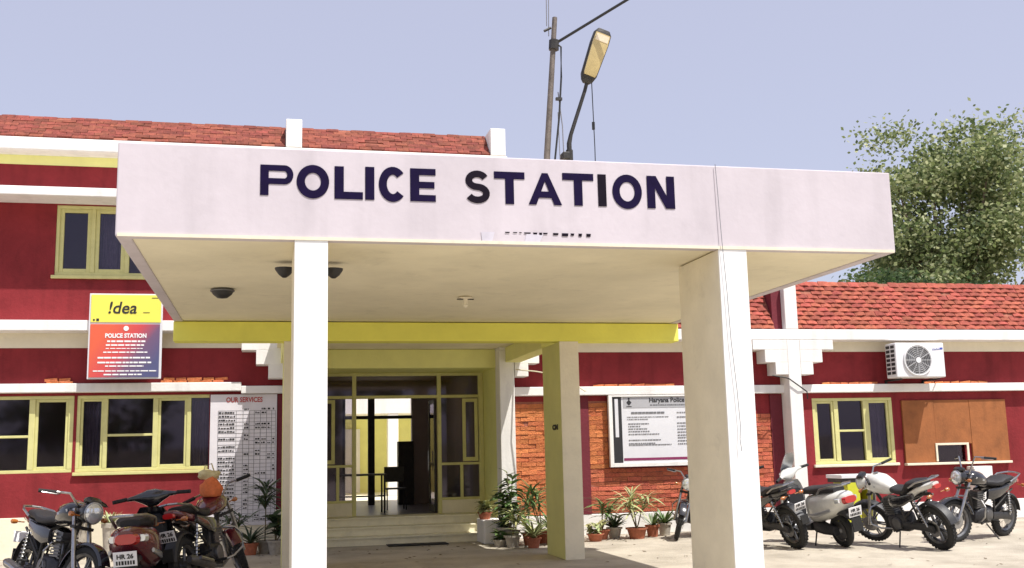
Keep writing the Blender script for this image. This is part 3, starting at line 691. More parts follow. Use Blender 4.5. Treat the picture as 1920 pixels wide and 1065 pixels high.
for z in (2.34, 2.25, 2.13, 2.07, 2.01, 1.95, 1.89, 1.84, 1.78, 1.72): dashes(z, 7.98, 8.9, .020)
m.build('print_lines', 'print_grey', hb, kind='stuff')

# ================================================================== AIR CONDITIONER
ac = empty('air_conditioner', (13.2, 19.9, 2.95), 'white outdoor air conditioner unit with round fan grille on the right wing ledge', 'air conditioner')
AX0, AX1, AY0, AY1, AZ0, AZ1 = 12.66, 13.80, 19.62, 20.0, 2.98, 3.70
MB().box(AX0, AX1, AY0, AY1, AZ0, AZ1).build('casing', 'ac_white', ac, bevel=.02)
fcx, fcz = 13.16, 3.335
MB().lathe([(.315, 0), (.315, .012), (.27, .02)], (fcx, AY0-.022, fcz), 'y', 32).build('fan_opening', 'plastic', ac, smooth=True)
MB().torus((fcx, AY0-.02, fcz), .315, .018, 'y', 32, 8).build('fan_ring', 'ac_white', ac, smooth=True)
m = MB()
for r in (.05, .09, .13, .17, .21, .25, .285): m.torus((fcx, AY0-.032, fcz), r, .0035, 'y', 28, 4)
for k in range(12): t = k*math.pi/6; m.tube([(fcx+.05*math.cos(t), AY0-.034, fcz+.05*math.sin(t)), (fcx+.305*math.cos(t), AY0-.034, fcz+.305*math.sin(t))], .0035, 4)
m.lathe([(.06, 0), (.06, .01)], (fcx, AY0-.045, fcz), 'y', 16); m.build('fan_grille', 'ac_white', ac)
m = MB()
for k in range(3):
    t = k*2.094+.4; c, s = math.cos(t), math.sin(t); c2, s2 = math.cos(t+.9), math.sin(t+.9)
    m.add([(fcx+.05*c, AY0-.024, fcz+.05*s), (fcx+.25*c, AY0-.024, fcz+.25*s), (fcx+.25*c2, AY0-.027, fcz+.25*s2), (fcx+.05*c2, AY0-.027, fcz+.05*s2)], [(0,1,2,3)])
m.build('fan_blade', 'alloy', ac)
for k in range(7):
    for j in range(2): MB().box(AX0-.006, AX0-.001, AY0+.04+.17*j, AY0+.17+.17*j, AZ0+.07+.09*k, AZ0+.13+.09*k).build('side_vent', 'plastic', ac)
m = MB(); m.add([(13.52, AY0-.004, 3.54), (13.77, AY0-.004, 3.56), (13.77, AY0-.004, 3.60), (13.54, AY0-.004, 3.585)], [(0,1,2,3)]); m.build('badge', 'print_blue', ac)
text('badge_lettering', 'SAMSUNG', .045, 'print_white', ac, (13.535, AY0-.006, 3.554), (math.pi/2, -.05, 0), bold=.001, sx=.8)
for x in (12.78, 13.66): m = MB().box(x-.02, x+.02, 19.66, YW, 2.93, 2.965); m.box(x-.02, x+.02, YW-.04, YW, 2.88, 2.93); m.build('bracket', 'dark_metal', ac)
m = MB().tube([(13.80, 19.85, 3.2), (13.9, 19.9, 3.15), (13.92, 20.1, 2.98), (13.9, YW-.02, 3.1)], .015); m.build('pipe', 'plastic', ac)

# ================================================================== CABLES AND LAMP ABOVE THE CANOPY
pl = empty('service_pole', (3.8, 14, 3.8), 'tall thin brown metal pole with cable clamps rising behind the canopy', 'pole')
MB().tube([(3.70, 14, 3.80), (3.79, 14, 5.75), (3.965, 14, 7.82)], [.050, .045, .036], 10).build('shaft', 'grey_pole', pl, smooth=True)
MB().tube([(3.935, 14, 7.33), (3.945, 14, 7.47)], .075, 8).build('clamp', 'dark_metal', pl)
MB().tube([(3.955, 13.96, 7.42), (4.03, 13.95, 7.36), (4.02, 13.95, 6.9), (3.97, 13.95, 6.3), (3.88, 13.95, 5.6), (3.80, 13.95, 4.5)], .014, 6).build('cable', 'blackwire', pl, smooth=True)
MB().tube([(3.80, 13.99, 7.60), (3.90, 14, 7.66)], .02, 6).build('insulator', 'dark_metal', pl)
MB().box(3.93, 4.02, 13.93, 13.97, 6.56, 6.60).build('clip', 'dark_metal', pl)
def wire(pts, r, label, m='blackwire', sag=0):
    P_ = []
    for i in range(len(pts)-1):
        a, b = Vector(pts[i]), Vector(pts[i+1])
        for k in range(8): t = k/8; p = a.lerp(b, t); p.z -= sag*4*t*(1-t); P_.append(p)
    P_.append(Vector(pts[-1])); o = MB().tube(P_, r, 6).build('overhead_cable', m, smooth=True); tag(o, label, 'cable', 'cables above the porch'); return o
wire([(3.95, 14, 7.42), (6.9, 12.2, 9.0)], .020, 'thick black cable rising from the pole clamp to the upper right')
wire([(3.84, 14, 7.68), (3.6, 13.0, 9.5)], .006, 'thin cable running up to the left of the pole top', 'greywire')
wire([(3.88, 14.05, 7.55), (3.75, 13.4, 9.5)], .006, 'thin cable running up closest to the pole top', 'greywire')
wire([(3.98, 14, 6.7), (4.03, 14, 6.2), (4.06, 14, 4.2)], .008, 'thin cable dropping beside the pole towards the roof', 'greywire')
wire([(3.97, 14, 6.4), (4.0, 14, 4.2)], .006, 'slack wire dropping close to the pole behind the parapet', 'greywire')
sp_ = empty('street_lamp', (4.1, 14, 3.8), 'long street lamp head on a bent dark arm above the canopy', 'street lamp')
MB().tube([(4.12, 14, 3.80), (4.12, 14, 5.95), (4.15, 14, 6.08), (4.36, 13.94, 6.72), (4.40, 13.92, 6.88)], [.035, .035, .028, .026, .026], 10).build('arm', 'dark_metal', sp_, smooth=True)
MB().tube([(4.12, 14, 5.60), (4.12, 14, 5.85)], .05, 10).build('collar', 'dark_metal', sp_); MB().box(4.0, 4.1, 13.9, 14.1, 5.70, 5.80).build('junction_box', 'dark_metal', sp_, bevel=.01)
# lamp head: a long shallow box tilted so that its glass faces the camera
hd = MB(); secs = [(0, .05, .04), (.04, .085, .06), (.12, .115, .075), (.60, .135, .08), (.76, .13, .07), (.82, .09, .05)]
hd.loft([(x, 0, 0, wy, hz, 5) for x, wy, hz in secs], 16)
ln = MB(); ln.loft([(.10, 0, -.075, .085, .018, 5), (.14, 0, -.078, .098, .022, 5), (.58, 0, -.082, .118, .024, 5), (.74, 0, -.076, .112, .020, 5)], 14)
gl = MB(); gl.box(.62, .72, -.095, .095, -.108, -.100)
ex = Vector((.27, -.10, .80)).normalized(); nz = Vector((.05, 1, .15)); nz = (nz - ex*nz.dot(ex)).normalized(); ey = nz.cross(ex)
mt = Matrix(((ex.x, ey.x, nz.x, 4.38), (ex.y, ey.y, nz.y, 13.93), (ex.z, ey.z, nz.z, 6.83), (0,0,0,1)))
h_ = hd.xf(mt).build('lamp_head', 'dark_metal', sp_, smooth=True); ln.xf(mt).build('lens', 'lamp_lens', h_, smooth=True); gl.xf(mt).build('bulb_cover', 'lamp_glow', h_)
wire([(4.47, 13.95, 6.90), (4.50, 14, 5.9), (4.49, 14, 4.2)], .007, 'thin wire hanging from the lamp head down to the roof')
o = MB().tube([(4.49, 14, 6.17), (4.49, 14, 6.28)], .022, 6).build('wire_joint', 'blackwire'); tag(o, 'small black joint on the wire hanging from the lamp head', 'cable joint')

o = MB().box(2.15, 3.25, 19.62, 20.02, .004, .022).build('doormat', 'rubber', bevel=.004); tag(o, 'narrow black rubber mat lying at the foot of the porch steps', 'doormat')
# ================================================================== CEILING FITTINGS UNDER THE CANOPY
cl = empty('ceiling_lamp', (-.545, 12.94, ZS), 'small dark bowl ceiling lamp left of the front column', 'ceiling lamp', 'dark bowl lamps on the porch ceiling')
MB().lathe([(.125, 0), (.13, -.015), (.11, -.055), (.06, -.095), (.0, -.105)], (-.545, 12.94, ZS-.002), 'z', 24, caps=False).build('bowl', 'plastic', cl, smooth=True)
MB().torus((-.545, 12.94, ZS-.012), .132, .012, 'z', 24, 6).build('rim', 'alloy', cl, smooth=True)
fx = empty('ceiling_fitting', (.40, 11.05, ZS), 'dark two armed ceiling lamp half hidden behind the left front column', 'ceiling lamp')
MB().tube([(.40, 11.05, ZS), (.40, 11.05, ZS-.10)], .03, 10).build('stem', 'dark_metal', fx)
for s_ in (-1, 1):
    MB().tube([(.40, 11.05, ZS-.08), (.40+.12*s_, 11.05, ZS-.045), (.40+.24*s_, 11.05, ZS-.07)], .014, 8).build('arm', 'dark_metal', fx, smooth=True)
    MB().lathe([(.10, 0), (.095, -.02), (.06, -.07), (.02, -.10)], (.40+.25*s_, 11.05, ZS-.055), 'z', 18).build('lamp_shade', 'plastic', fx, smooth=True)
fh = empty('ceiling_hook', (2.47, 13.36, ZS), 'tiny pale bulb holder at the middle of the porch ceiling', 'bulb holder')
MB().lathe([(.09, 0), (.09, -.012), (.03, -.02), (.025, -.08), (.035, -.10), (.02, -.13)], (2.47, 13.36, ZS-.002), 'z', 16).build('holder', 'cream', fh, smooth=True)
MB().box(2.36, 2.58, 13.35, 13.37, ZS-.03, ZS-.018).build('crossbar', 'dark_metal', fh)
# side cable between ledges
o = MB().tube([(9.95, 19.8, 3.05), (10.2, 19.72, 3.0), (10.32, 19.80, 2.98), (10.55, 19.8, 2.82), (10.72, 19.85, 2.72), (10.78, 19.95, 2.58)], .013, 6).build('cable', 'blackwire', smooth=True); tag(o, 'black cable slung across the white pillar right of the porch', 'cable')
o = MB().tube([(4.62, 19.8, 3.2), (4.9, 19.3, 3.12), (5.3, 18.9, 3.0), (5.6, 18.5, 2.7)], .014, 6).build('drain_spout', 'cream', smooth=True); tag(o, 'thin pale pipe sloping from the porch corbel on the right', 'pipe')

# ================================================================== YELLOW DESK by the right wing
ds = empty('small_desk', (11.20, 19.4, 0), 'small desk with white top and yellow side panels, under the right wing window', 'desk')
MB().box(10.93, 11.72, 19.1, 19.7, .98, 1.05).build('desk_top', 'board_white', ds, bevel=.008); MB().box(10.95, 11.70, 19.12, 19.68, .90, .978).build('rail', 'dark_metal', ds)
for x in (11.06, 11.62): MB().box(x, x+.05, 19.15, 19.66, .02, .898).build('side_panel', 'desk_yellow', ds, bevel=.004)
MB().box(11.06, 11.32, 19.12, 19.148, .02, .898).build('front_panel', 'desk_yellow', ds, bevel=.003)
MB().box(11.112, 11.618, 19.58, 19.62, .3, .898).build('back_panel', 'plywood', ds)
m = MB().box(11.112, 11.618, 19.17, 19.57, .42, .45); m.build('shelf', 'desk_yellow', ds)

# ================================================================== MOTORCYCLES AND SCOOTERS (x forward, z up, y left)
def steer(mb, ang, px=.46, rake=R(26)):
    ax = Vector((-math.sin(rake), 0, math.cos(rake))); p = Vector((px, 0, .85))
    return mb.xf(Matrix.Translation(p) @ Matrix.Rotation(ang, 4, ax) @ Matrix.Translation(-p))
def arcband(mb, cx, cz, r, w_, a0, a1, th=.006, n=14, edge=.02):
    """mudguard: curved strip round a wheel with turned edges"""
    prof = [(-w_, -edge), (-w_*.8, 0), (0, .008), (w_*.8, 0), (w_, -edge)]
    v = []; f = []; k = len(prof)
    for lay in (0, -th):
        for i in range(n+1):
            t = R(a0+(a1-a0)*i/n)
            for y, dr in prof: v.append((cx+(r+dr+lay)*math.cos(t), y, cz+(r+dr+lay)*math.sin(t)))
    N = (n+1)*k
    for i in range(n):
        for j in range(k-1):
            a = i*k+j; f.append((a, a+1, a+k+1, a+k)); f.append((N+a, N+a+k, N+a+k+1, N+a+1))
        f.append((i*k, i*k+k, N+i*k+k, N+i*k)); f.append((i*k+k-1, N+i*k+k-1, N+i*k+2*k-1, i*k+2*k-1))
    f.append(tuple(list(range(k))+[N+j for j in range(k-1, -1, -1)])); f.append(tuple([n*k+j for j in range(k)]+[N+n*k+j for j in range(k-1, -1, -1)]))
    return mb.add(v, f)
def wheel(parent, name, cx, r, tr, spokes=6, ang=0, scooter=False, rimmat='alloy', wire_sp=False):
    T = (lambda q: steer(q, ang)) if ang else (lambda q: q)
    m = MB(); rr = r - 2*tr
    m.lathe([(rr+.004, -tr*.75), (rr+.014, -tr*.85), (rr-.012, -tr*.5), (rr-.018, 0), (rr-.012, tr*.5), (rr+.014, tr*.85), (rr+.004, tr*.75)], (cx, 0, r), 'y', 32, caps=False)
    m.lathe([(.02, -.07), (.055, -.05), (.055, .05), (.02, .07)], (cx, 0, r), 'y', 16)
    if wire_sp:
        for k in range(18):
            t = 2*math.pi*k/18; t2 = t+(.35 if k % 2 else -.35); y = .035*(1 if k % 4 < 2 else -1)
            m.tube([(cx+.05*math.cos(t2), y, r+.05*math.sin(t2)), (cx+(rr-.01)*math.cos(t), 0, r+(rr-.01)*math.sin(t))], .003, 4)
    else:
        for k in range(spokes):
            t = 2*math.pi*k/spokes+.3
            for dt in (-.12, .12):
                m.tube([(cx+.045*math.cos(t+dt*2), .0, r+.045*math.sin(t+dt*2)), (cx+(rr-.008)*math.cos(t+dt*.7), 0, r+(rr-.008)*math.sin(t+dt*.7))], [.013, .010], 6)
    hub = T(m).build(name, rimmat, parent, smooth=True)
    m = MB(); prof = []
    for i in range(13):
        t = -2.35 + 4.7*i/12; prof.append((r-tr+tr*math.cos(t)*1.0, tr*.95*math.sin(t)))
    m.lathe(prof, (cx, 0, r), 'y', 36, caps=False)
    for k in range(36):      # tread blocks
        t = 2*math.pi*k/36; c, s = math.cos(t), math.sin(t); c2, s2 = math.cos(t+.09), math.sin(t+.09)
        for y0, y1 in ((-tr*.6, -tr*.1), (tr*.1, tr*.6)):
            ra, rb = r+.002, r-.010; m.add([(cx+ra*c, y0, r+ra*s), (cx+ra*c2, y0, r+ra*s2), (cx+ra*c2, y1, r+ra*s2), (cx+ra*c, y1, r+ra*s), (cx+rb*c, y0*1.1, r+rb*s), (cx+rb*c2, y0*1.1, r+rb*s2), (cx+rb*c2, y1*1.1, r+rb*s2), (cx+rb*c, y1*1.1, r+rb*s)],
                  [(0,1,2,3), (0,4,5,1), (2,6,7,3), (1,5,6,2), (3,7,4,0)])
    T(m).build('tyre', 'rubber', hub, smooth=True)
    m = MB().lathe([(.11, 0), (.11, .004), (.06, .004), (.06, 0)], (cx, .06, r), 'y', 24); T(m).build('brake_disc', 'steel', hub)
    return hub
def plate(parent, x, z, tilt, lines=('HR 26',), w_=.20, h_=.13, face=-1):
    m = MB().box(-.004, .004, -w_/2, w_/2, -h_/2, h_/2)
    mt = Matrix.Translation((x, 0, z)) @ Matrix.Rotation(tilt, 4, 'Y'); p = m.xf(mt).build('number_plate', 'print_white', parent)
    me = text_mesh(lines[0], .055, 'print_black', bold=.002, ext=.001, align='CENTER'); me.name = 'plate_number'
    o = bpy.data.objects.new('plate_number', me); o.parent = p; col.objects.link(o)
    base = Matrix(((0, 0, -1, -.0065), (-1, 0, 0, 0), (0, 1, 0, .005), (0, 0, 0, 1))) if face < 0 else Matrix(((0, 0, 1, .0065), (1, 0, 0, 0), (0, 1, 0, .005), (0, 0, 0, 1)))
    o.matrix_local = mt @ base
    m = MB(); y = -.08
    while y < .07: l = random.uniform(.012, .02); m.box(face*.0065, face*.0055, y, y+l, -.05, -.015); y += l+.008
    m.xf(mt).build('plate_digits', 'print_black', p)
def motorcycle(name, label, loc, heading, lean=R(7), st_ang=0, paint='paint_black', tank_h=.11, seat_up=.0, wire_sp=False, tail='sporty', shield=False, mirrors=False, side='paint_black', crash=True, flap=True, bar_up=0.):
    root = empty(name, (0,0,0), label, 'motorcycle', 'two wheelers parked in the yard')
    ORG[root.name] = (0,0,0); r = .30; fw, rwx = .66, -.64
    T = lambda q: steer(q, st_ang)
    wheel(root, 'front_wheel', fw, r, .042, 6, st_ang, wire_sp=wire_sp); wheel(root, 'rear_wheel', rwx, r, .052, 6, wire_sp=wire_sp)
    # fork
    for s in (-1, 1): T(MB().tube([(fw, .085*s, r), (fw-.10, .085*s, .52), (fw-.27, .085*s, .92)], [.025, .024, .018], 10)).build('fork_leg', 'steel' if s else '', root, smooth=True)
    m = MB().box(fw-.28, fw-.20, -.11, .11, .87, .90); m.box(fw-.235, fw-.16, -.11, .11, .74, .77); T(m).build('fork_yoke', 'dark_metal', root, bevel=.006)
    m = MB(); arcband(m, fw, r, r+.028, .062, 25, 165); 
    g_ = T(m).build('front_mudguard', paint if paint != 'paint_white' else 'plastic', root, smooth=True)
    # frame and engine
    m = MB(); m.tube([(.42, 0, .86), (.22, 0, .52), (.14, 0, .28)], .022); m.tube([(.42, 0, .88), (.1, 0, .80), (-.25, 0, .72), (-.70, 0, .76)], .022)
    for s in (-1, 1):
        m.tube([(-.15, .1*s, .70), (-.22, .1*s, .35), (.10, .1*s, .24)], .016); m.tube([(-.24, .10*s, .36), (rwx, .085*s, r)], .022); m.tube([(-.2, .1*s, .44), (-.62, .11*s, .72)], .013)
    m.build('frame', 'dark_metal', root, smooth=True)
    m = MB().loft([(-.22, 0, .36, .06, .09, 3), (-.16, 0, .36, .11, .13, 3.5), (.10, 0, .35, .12, .12, 3.5), (.20, 0, .35, .06, .08, 3)], 16)
    eng = m.build('engine', 'engine', root, smooth=True)
    m = MB(); 
    for k in range(7): m.box(.0+k*.004, .20+k*.002, -.085, .085, .47+k*.03, .486+k*.03)
    m.box(.03, .18, -.06, .06, .45, .70); m.build('cooling_fins', 'alloy', eng)
    for s in (-1, 1): MB().lathe([(.085, 0), (.08, .025*s), (.03, .035*s)], (-.04, .115*s, .36), 'y', 18).build('engine_cover', 'alloy', eng, smooth=True)
    m = MB().tube([(.19, -.04, .60), (.28, -.07, .50), (.24, -.11, .28), (.0, -.13, .22), (-.25, -.14, .24)], .018, 8); m.tube([(-.25, -.145, .245), (-.35, -.15, .27), (-.80, -.16, .36), (-.86, -.16, .37)], [.03, .048, .048, .03], 12); m.build('exhaust', 'alloy', root, smooth=True)
    MB().tube([(-.40, -.205, .30), (-.72, -.215, .365)], .018, 6).build('heat_shield', 'steel', root, smooth=True)
    m = MB().loft([(-.68, .095, .30, .018, .05, 3), (-.55, .10, .33, .02, .055, 3), (-.15, .115, .35, .02, .05, 3)], 10); m.build('chain_cover', 'plastic', root, smooth=True)
    for s in (-1, 1):
        m = MB().tube([(-.60, .115*s, .34), (-.50, .125*s, .70)], .012, 8)
        for k in range(8): m.torus((-.58+.010*k*1.15, .116*s+.001*k*s, .40+.037*k), .028, .006, 'z', 12, 5)
        m.build('shock_absorber', 'steel', root, smooth=True)
    # tank, seat, panels
    th = tank_h
    m = MB().loft([(.44, 0, .87, .05, .05, 3), (.40, 0, .885, .11, th*.75, 2.6), (.30, 0, .895, .145, th, 2.4), (.15, 0, .875, .145, th*.95, 2.4), (.02, 0, .835, .11, th*.7, 2.6), (-.06, 0, .81, .07, .045, 3)], 20)
    tk = m.build('fuel_tank', paint, root, smooth=True); MB().lathe([(.035, 0), (.035, .012), (.028, .016)], (.24, 0, .885+th), 'z', 14).build('fuel_cap', 'steel', tk, smooth=True)
    for s in (-1, 1): MB().add([(.36, .131*s, .90), (.16, .147*s, .86), (.16, .147*s, .885), (.35, .134*s, .925)], [(0,1,2,3) if s < 0 else (3,2,1,0)]).build('tank_stripe', 'paint_silver' if paint != 'paint_silver' else 'paint_red', tk)
    m = MB().loft([(.0, 0, .80, .06, .03, 3), (-.06, 0, .815, .10, .045, 3), (-.20, 0, .80, .13, .045, 3), (-.34, 0, .81, .14, .05, 3), (-.42, 0, .845+seat_up, .135, .05, 3), (-.62, 0, .865+seat_up, .12, .045, 3), (-.70, 0, .87+seat_up, .07, .03, 3)], 18)
    m.build('seat', 'seat', root, smooth=True)
    for s in (-1, 1):
        m = MB().loft([(.0, .105*s, .66, .02, .06, 3), (-.10, .125*s, .66, .025, .085, 3), (-.28, .13*s, .69, .025, .07, 3), (-.50, .12*s, .755, .02, .04, 3)], 12); m.build('side_panel', side, root, smooth=True)
    m = MB().loft([(-.38, 0, .75, .11, .045, 3), (-.60, 0, .79+seat_up, .115, .045, 3), (-.78, 0, .83+seat_up, .085, .04, 3), (-.86, 0, .85+seat_up, .05, .025, 3)], 16)
    tl_ = m.build('tail_cowl', paint, root, smooth=True)
    MB().loft([(-.84, 0, .815+seat_up, .06, .03, 3), (-.885, 0, .82+seat_up, .055, .028, 3)], 12).build('tail_light', 'red_lens', tl_, smooth=True)
    m = MB(); 
    for s in (-1, 1): m.tube([(-.50, .15*s, .83+seat_up), (-.66, .155*s, .90+seat_up), (-.84, .09*s, .93+seat_up), (-.87, 0, .935+seat_up)], .012, 8)
    m.build('grab_rail', 'steel', root, smooth=True)
    m = MB(); arcband(m, rwx, r, r+.045, .07, 40, 168); m.build('rear_mudguard', 'plastic', root, smooth=True)
    if flap:
        MB().box(-1.0, -.985, -.06, .06, .38, .50).build('mud_flap', 'rubber', root); plate(root, -.965, .62, R(-20), w_=.18, h_=.115)
    for s in (-1, 1):
        m = MB().tube([(-.83, .06*s, .77), (-.84, .14*s, .77)], .007, 6); m.lathe([(.0, -.04), (.024, -.025), (.026, 0), (.018, .03)], (-.85, .155*s, .77), 'y', 10); m.build('indicator', 'amber_lens', root, smooth=True)
    # handlebar, lights, mirrors
    m = MB(); hz = 1.03 + bar_up
    m.tube([(.22, .36, hz), (.27, .28, hz+.01), (.37, .16, hz+.02), (.40, .06, .95), (.40, -.06, .95), (.37, -.16, hz+.02), (.27, -.28, hz+.01), (.22, -.36, hz)], .012, 8); hb_ = T(m).build('handlebar', 'steel', root, smooth=True)
    for s in (-1, 1):
        T(MB().tube([(.29, .25*s, hz+.008), (.20, .385*s, hz-.004)], .019, 10)).build('grip', 'rubber', hb_, smooth=True)
        T(MB().tube([(.32, .23*s, hz), (.32, .26*s, hz-.01), (.25, .38*s, hz-.015)], .006, 6)).build('lever', 'steel', hb_, smooth=True)
        if not mirrors: continue
        m = MB().tube([(.31, .22*s, hz+.02), (.33, .25*s, hz+.12), (.31, .31*s, hz+.20)], .006, 6); mr = T(m).build('mirror', 'black', root, smooth=True)
        m = MB().loft([(-.0, .33*s, hz+.235, .062, .042, 3), (.012, .33*s, hz+.235, .066, .046, 3), (.035, .33*s, hz+.235, .04, .025, 3)], 14); m.xf(Matrix.Translation((.30, 0, 0))); T(m).build('mirror_head', 'black', mr, smooth=True)
        m = MB().loft([(.297, .33*s, hz+.235, .056, .037, 3), (.299, .33*s, hz+.235, .056, .037, 3)], 14); T(m).build('mirror_glass', 'mirror', mr, smooth=True)
    m = MB().lathe([(.03, -.13), (.08, -.10), (.098, -.03), (.102, .02), (.098, .03)], (.55, 0, .90), 'x', 22); hl = T(m).build('headlight', 'black' if paint == 'paint_black' else paint, root, smooth=True)
    T(MB().lathe([(.094, .0), (.08, .014), (.04, .024), (.0, .026)], (.582, 0, .90), 'x', 22, caps=False)).build('lens', 'clear_lens', hl, smooth=True)
    T(MB().torus((.58, 0, .90), .099, .007, 'x', 24, 6)).build('rim', 'steel', hl, smooth=True)
    m = MB()
    if shield: m.loft([(.0, 0, 0, .10, .008, 3), (.12, 0, .0, .125, .008, 3), (.22, 0, .0, .09, .006, 3)], 12); m.xf(Matrix.Translation((.60, 0, .97)) @ Matrix.Rotation(R(-125), 4, 'Y'))
    else: m.loft([(.47, 0, 1.01, .07, .03, 3), (.53, 0, 1.02, .085, .03, 3), (.57, 0, 1.0, .06, .02, 3)], 12)
    T(m).build('instrument_cowl', 'black', root, smooth=True)
    for s in (-1, 1):
        m = MB().tube([(.50, .09*s, .86), (.51, .17*s, .86)], .008, 6); m.lathe([(.0, -.035), (.024, -.02), (.026, .01), (.012, .035)], (.51, .185*s, .86), 'y', 10); T(m).build('indicator', 'amber_lens', root, smooth=True)
    if crash:
        m = MB()
        for s in (-1, 1): m.tube([(.26, .03*s, .62), (.30, .20*s, .60), (.31, .27*s, .52), (.30, .27*s, .38), (.24, .18*s, .30), (.12, .06*s, .26)], .012, 8)
        m.build('crash_guard', 'steel', root, smooth=True)
    for s in (-1, 1): MB().tube([(-.12, .08*s, .29), (-.12, .24*s, .29)], .014, 8).build('foot_rest', 'rubber', root, smooth=True); MB().tube([(-.42, .1*s, .40), (-.42, .22*s, .41)], .012, 8).build('foot_rest', 'rubber', root, smooth=True)
    MB().tube([(-.02, .10, .24), (-.10, .26, .045), (-.12, .30, .03)], .011, 6).build('side_stand', 'dark_metal', root, smooth=True)
    place(root, loc, heading, lean); return root
def place(root, loc, heading, lean):
    root.rotation_mode = 'XYZ'; root.rotation_euler = (-lean, 0, heading); root.location = loc
def scooter(name, label, loc, heading, lean=R(4), st_ang=0, paint='paint_maroon', front='paint_black', seatm='seat', rail='steel', mirrors=False, visor=False):
    root = empty(name, (0,0,0), label, 'scooter', 'two wheelers parked in the yard'); ORG[root.name] = (0,0,0)
    r = .225; fw, rx = .66, -.58; T = lambda q: steer(q, st_ang, .50, R(24))
    def W(nm, cx, a):
        m = MB(); tr = .048; rr = r-2*tr
        m.lathe([(rr, -tr*.8), (rr+.012, -tr*.85), (rr-.02, -.02), (rr-.02, .02), (rr+.012, tr*.85), (rr, tr*.8)], (cx, 0, r), 'y', 28, caps=False); m.lathe([(rr-.01, -.02), (.05, -.035), (.03, -.06), (.03, .06), (.05, .035), (rr-.01, .02)], (cx, 0, r), 'y', 20)
        f = (lambda q: T(q)) if a else (lambda q: q)
        h = f(m).build(nm, 'alloy', root, smooth=True); m = MB(); prof = [(r-tr+tr*math.cos(-2.35+4.7*i/12), tr*.98*math.sin(-2.35+4.7*i/12)) for i in range(13)]
        m.lathe(prof, (cx, 0, r), 'y', 32, caps=False); f(m).build('tyre', 'rubber', h, smooth=True)
    W('front_wheel', fw, True); W('rear_wheel', rx, False)
    # rear body shell
    m = MB().loft([(-.02, 0, .50, .09, .16, 3), (-.10, 0, .52, .16, .19, 3), (-.28, 0, .54, .20, .20, 2.8), (-.50, 0, .58, .215, .185, 2.6), (-.70, 0, .62, .19, .15, 2.5), (-.84, 0, .66, .13, .11, 2.4), (-.92, 0, .68, .07, .06, 2.4)], 22)
    bd = m.build('rear_body', paint, root, smooth=True)
    m = MB().loft([(-.885, 0, .66, .115, .055, 3), (-.935, 0, .665, .09, .045, 3)], 14); m.build('tail_light', 'red_lens', bd, smooth=True)
    for s in (-1, 1):
        m = MB().loft([(-.80, .145*s, .66, .03, .035, 3), (-.86, .125*s, .665, .03, .03, 3)], 10); m.build('indicator', 'clear_lens', bd, smooth=True)
        m = MB().loft([(-.14, .165*s, .44, .012, .02, 3), (-.40, .212*s, .47, .012, .03, 3), (-.68, .19*s, .54, .012, .02, 3)], 10); m.build('trim_strip', 'paint_silver', bd, smooth=True)
    m = MB().loft([(.04, 0, .745, .08, .03, 3), (-.04, 0, .765, .13, .05, 3), (-.25, 0, .775, .15, .05, 3), (-.42, 0, .79, .155, .055, 3), (-.60, 0, .80, .145, .05, 3), (-.72, 0, .79, .09, .035, 3)], 20); m.build('seat', seatm, root, smooth=True)
    m = MB()
    for s in (-1, 1): m.tube([(-.45, .175*s, .75), (-.55, .19*s, .82), (-.78, .16*s, .86), (-.90, .06*s, .865), (-.905, 0, .866)], .014, 8)
    m.build('grab_rail', rail, root, smooth=True)
    MB().loft([(-.06, 0, .27, .13, .06, 3.5), (.10, 0, .245, .15, .035, 4), (.36, 0, .25, .15, .035, 4), (.44, 0, .29, .12, .05, 3.5)], 16).build('footboard', 'plastic', root, smooth=True)
    # front apron: curved shield
    v = []; f = []; nz_, ny_ = 9, 10
    for lay in (0, -.03):
        for i in range(nz_):
            z = .27 + .62*i/(nz_-1); hw = (.15, .175, .19, .20, .205, .20, .185, .16, .11)[i]; xc = .50 - .11*i/(nz_-1)
            for j in range(ny_):
                t = -1+2*j/(ny_-1); v.append((xc + .085*(1-t*t) + lay, hw*t*(1 if lay == 0 else .97), z))
    N = nz_*ny_
    for i in range(nz_-1):
        for j in range(ny_-1): a = i*ny_+j; f += [(a, a+1, a+ny_+1, a+ny_), (N+a, N+a+ny_, N+a+ny_+1, N+a+1)]
        f += [(i*ny_, (i+1)*ny_, N+(i+1)*ny_, N+i*ny_), (i*ny_+ny_-1, N+i*ny_+ny_-1, N+(i+1)*ny_+ny_-1, (i+1)*ny_+ny_-1)]
    f += [tuple(range(ny_))+tuple(N+j for j in range(ny_-1, -1, -1)), tuple((nz_-1)*ny_+j for j in range(ny_))+tuple(N+(nz_-1)*ny_+j for j in range(ny_-1, -1, -1))]
    ap = MB().add(v, f).build('front_apron', front, root, smooth=True)
    MB().loft([(.33, 0, .56, .12, .22, 4), (.41, 0, .56, .15, .26, 4)], 14).build('glove_box', 'plastic', root, smooth=True)
    for s in (-1, 1): MB().loft([(.485, .12*s, .77, .035, .03, 3), (.50, .12*s, .77, .03, .025, 3)], 10).build('indicator', 'amber_lens', ap, smooth=True)
    m = MB(); arcband(m, fw, r, r+.035, .075, 15, 165, edge=.045); T(m).build('front_mudguard', front, root, smooth=True)
    for s in (-1, 1): T(MB().tube([(fw, .07*s, r), (fw-.03, .07*s, .40), (fw-.1, .05*s, .50)], .018, 8)).build('fork_leg', 'dark_metal', root, smooth=True)
    # handle cover with headlight
    m = MB().loft([(-.235, .365, .99, .020, .018, 3), (-.17, .39, .995, .032, .026, 3), (-.10, .42, .985, .055, .055, 2.6), (-.04, .435, .975, .075, .085, 2.4), (.04, .435, .975, .075, .085, 2.4), (.10, .42, .985, .055, .055, 2.6), (.17, .39, .995, .032, .026, 3), (.235, .365, .99, .020, .018, 3)], 16, axis='y')
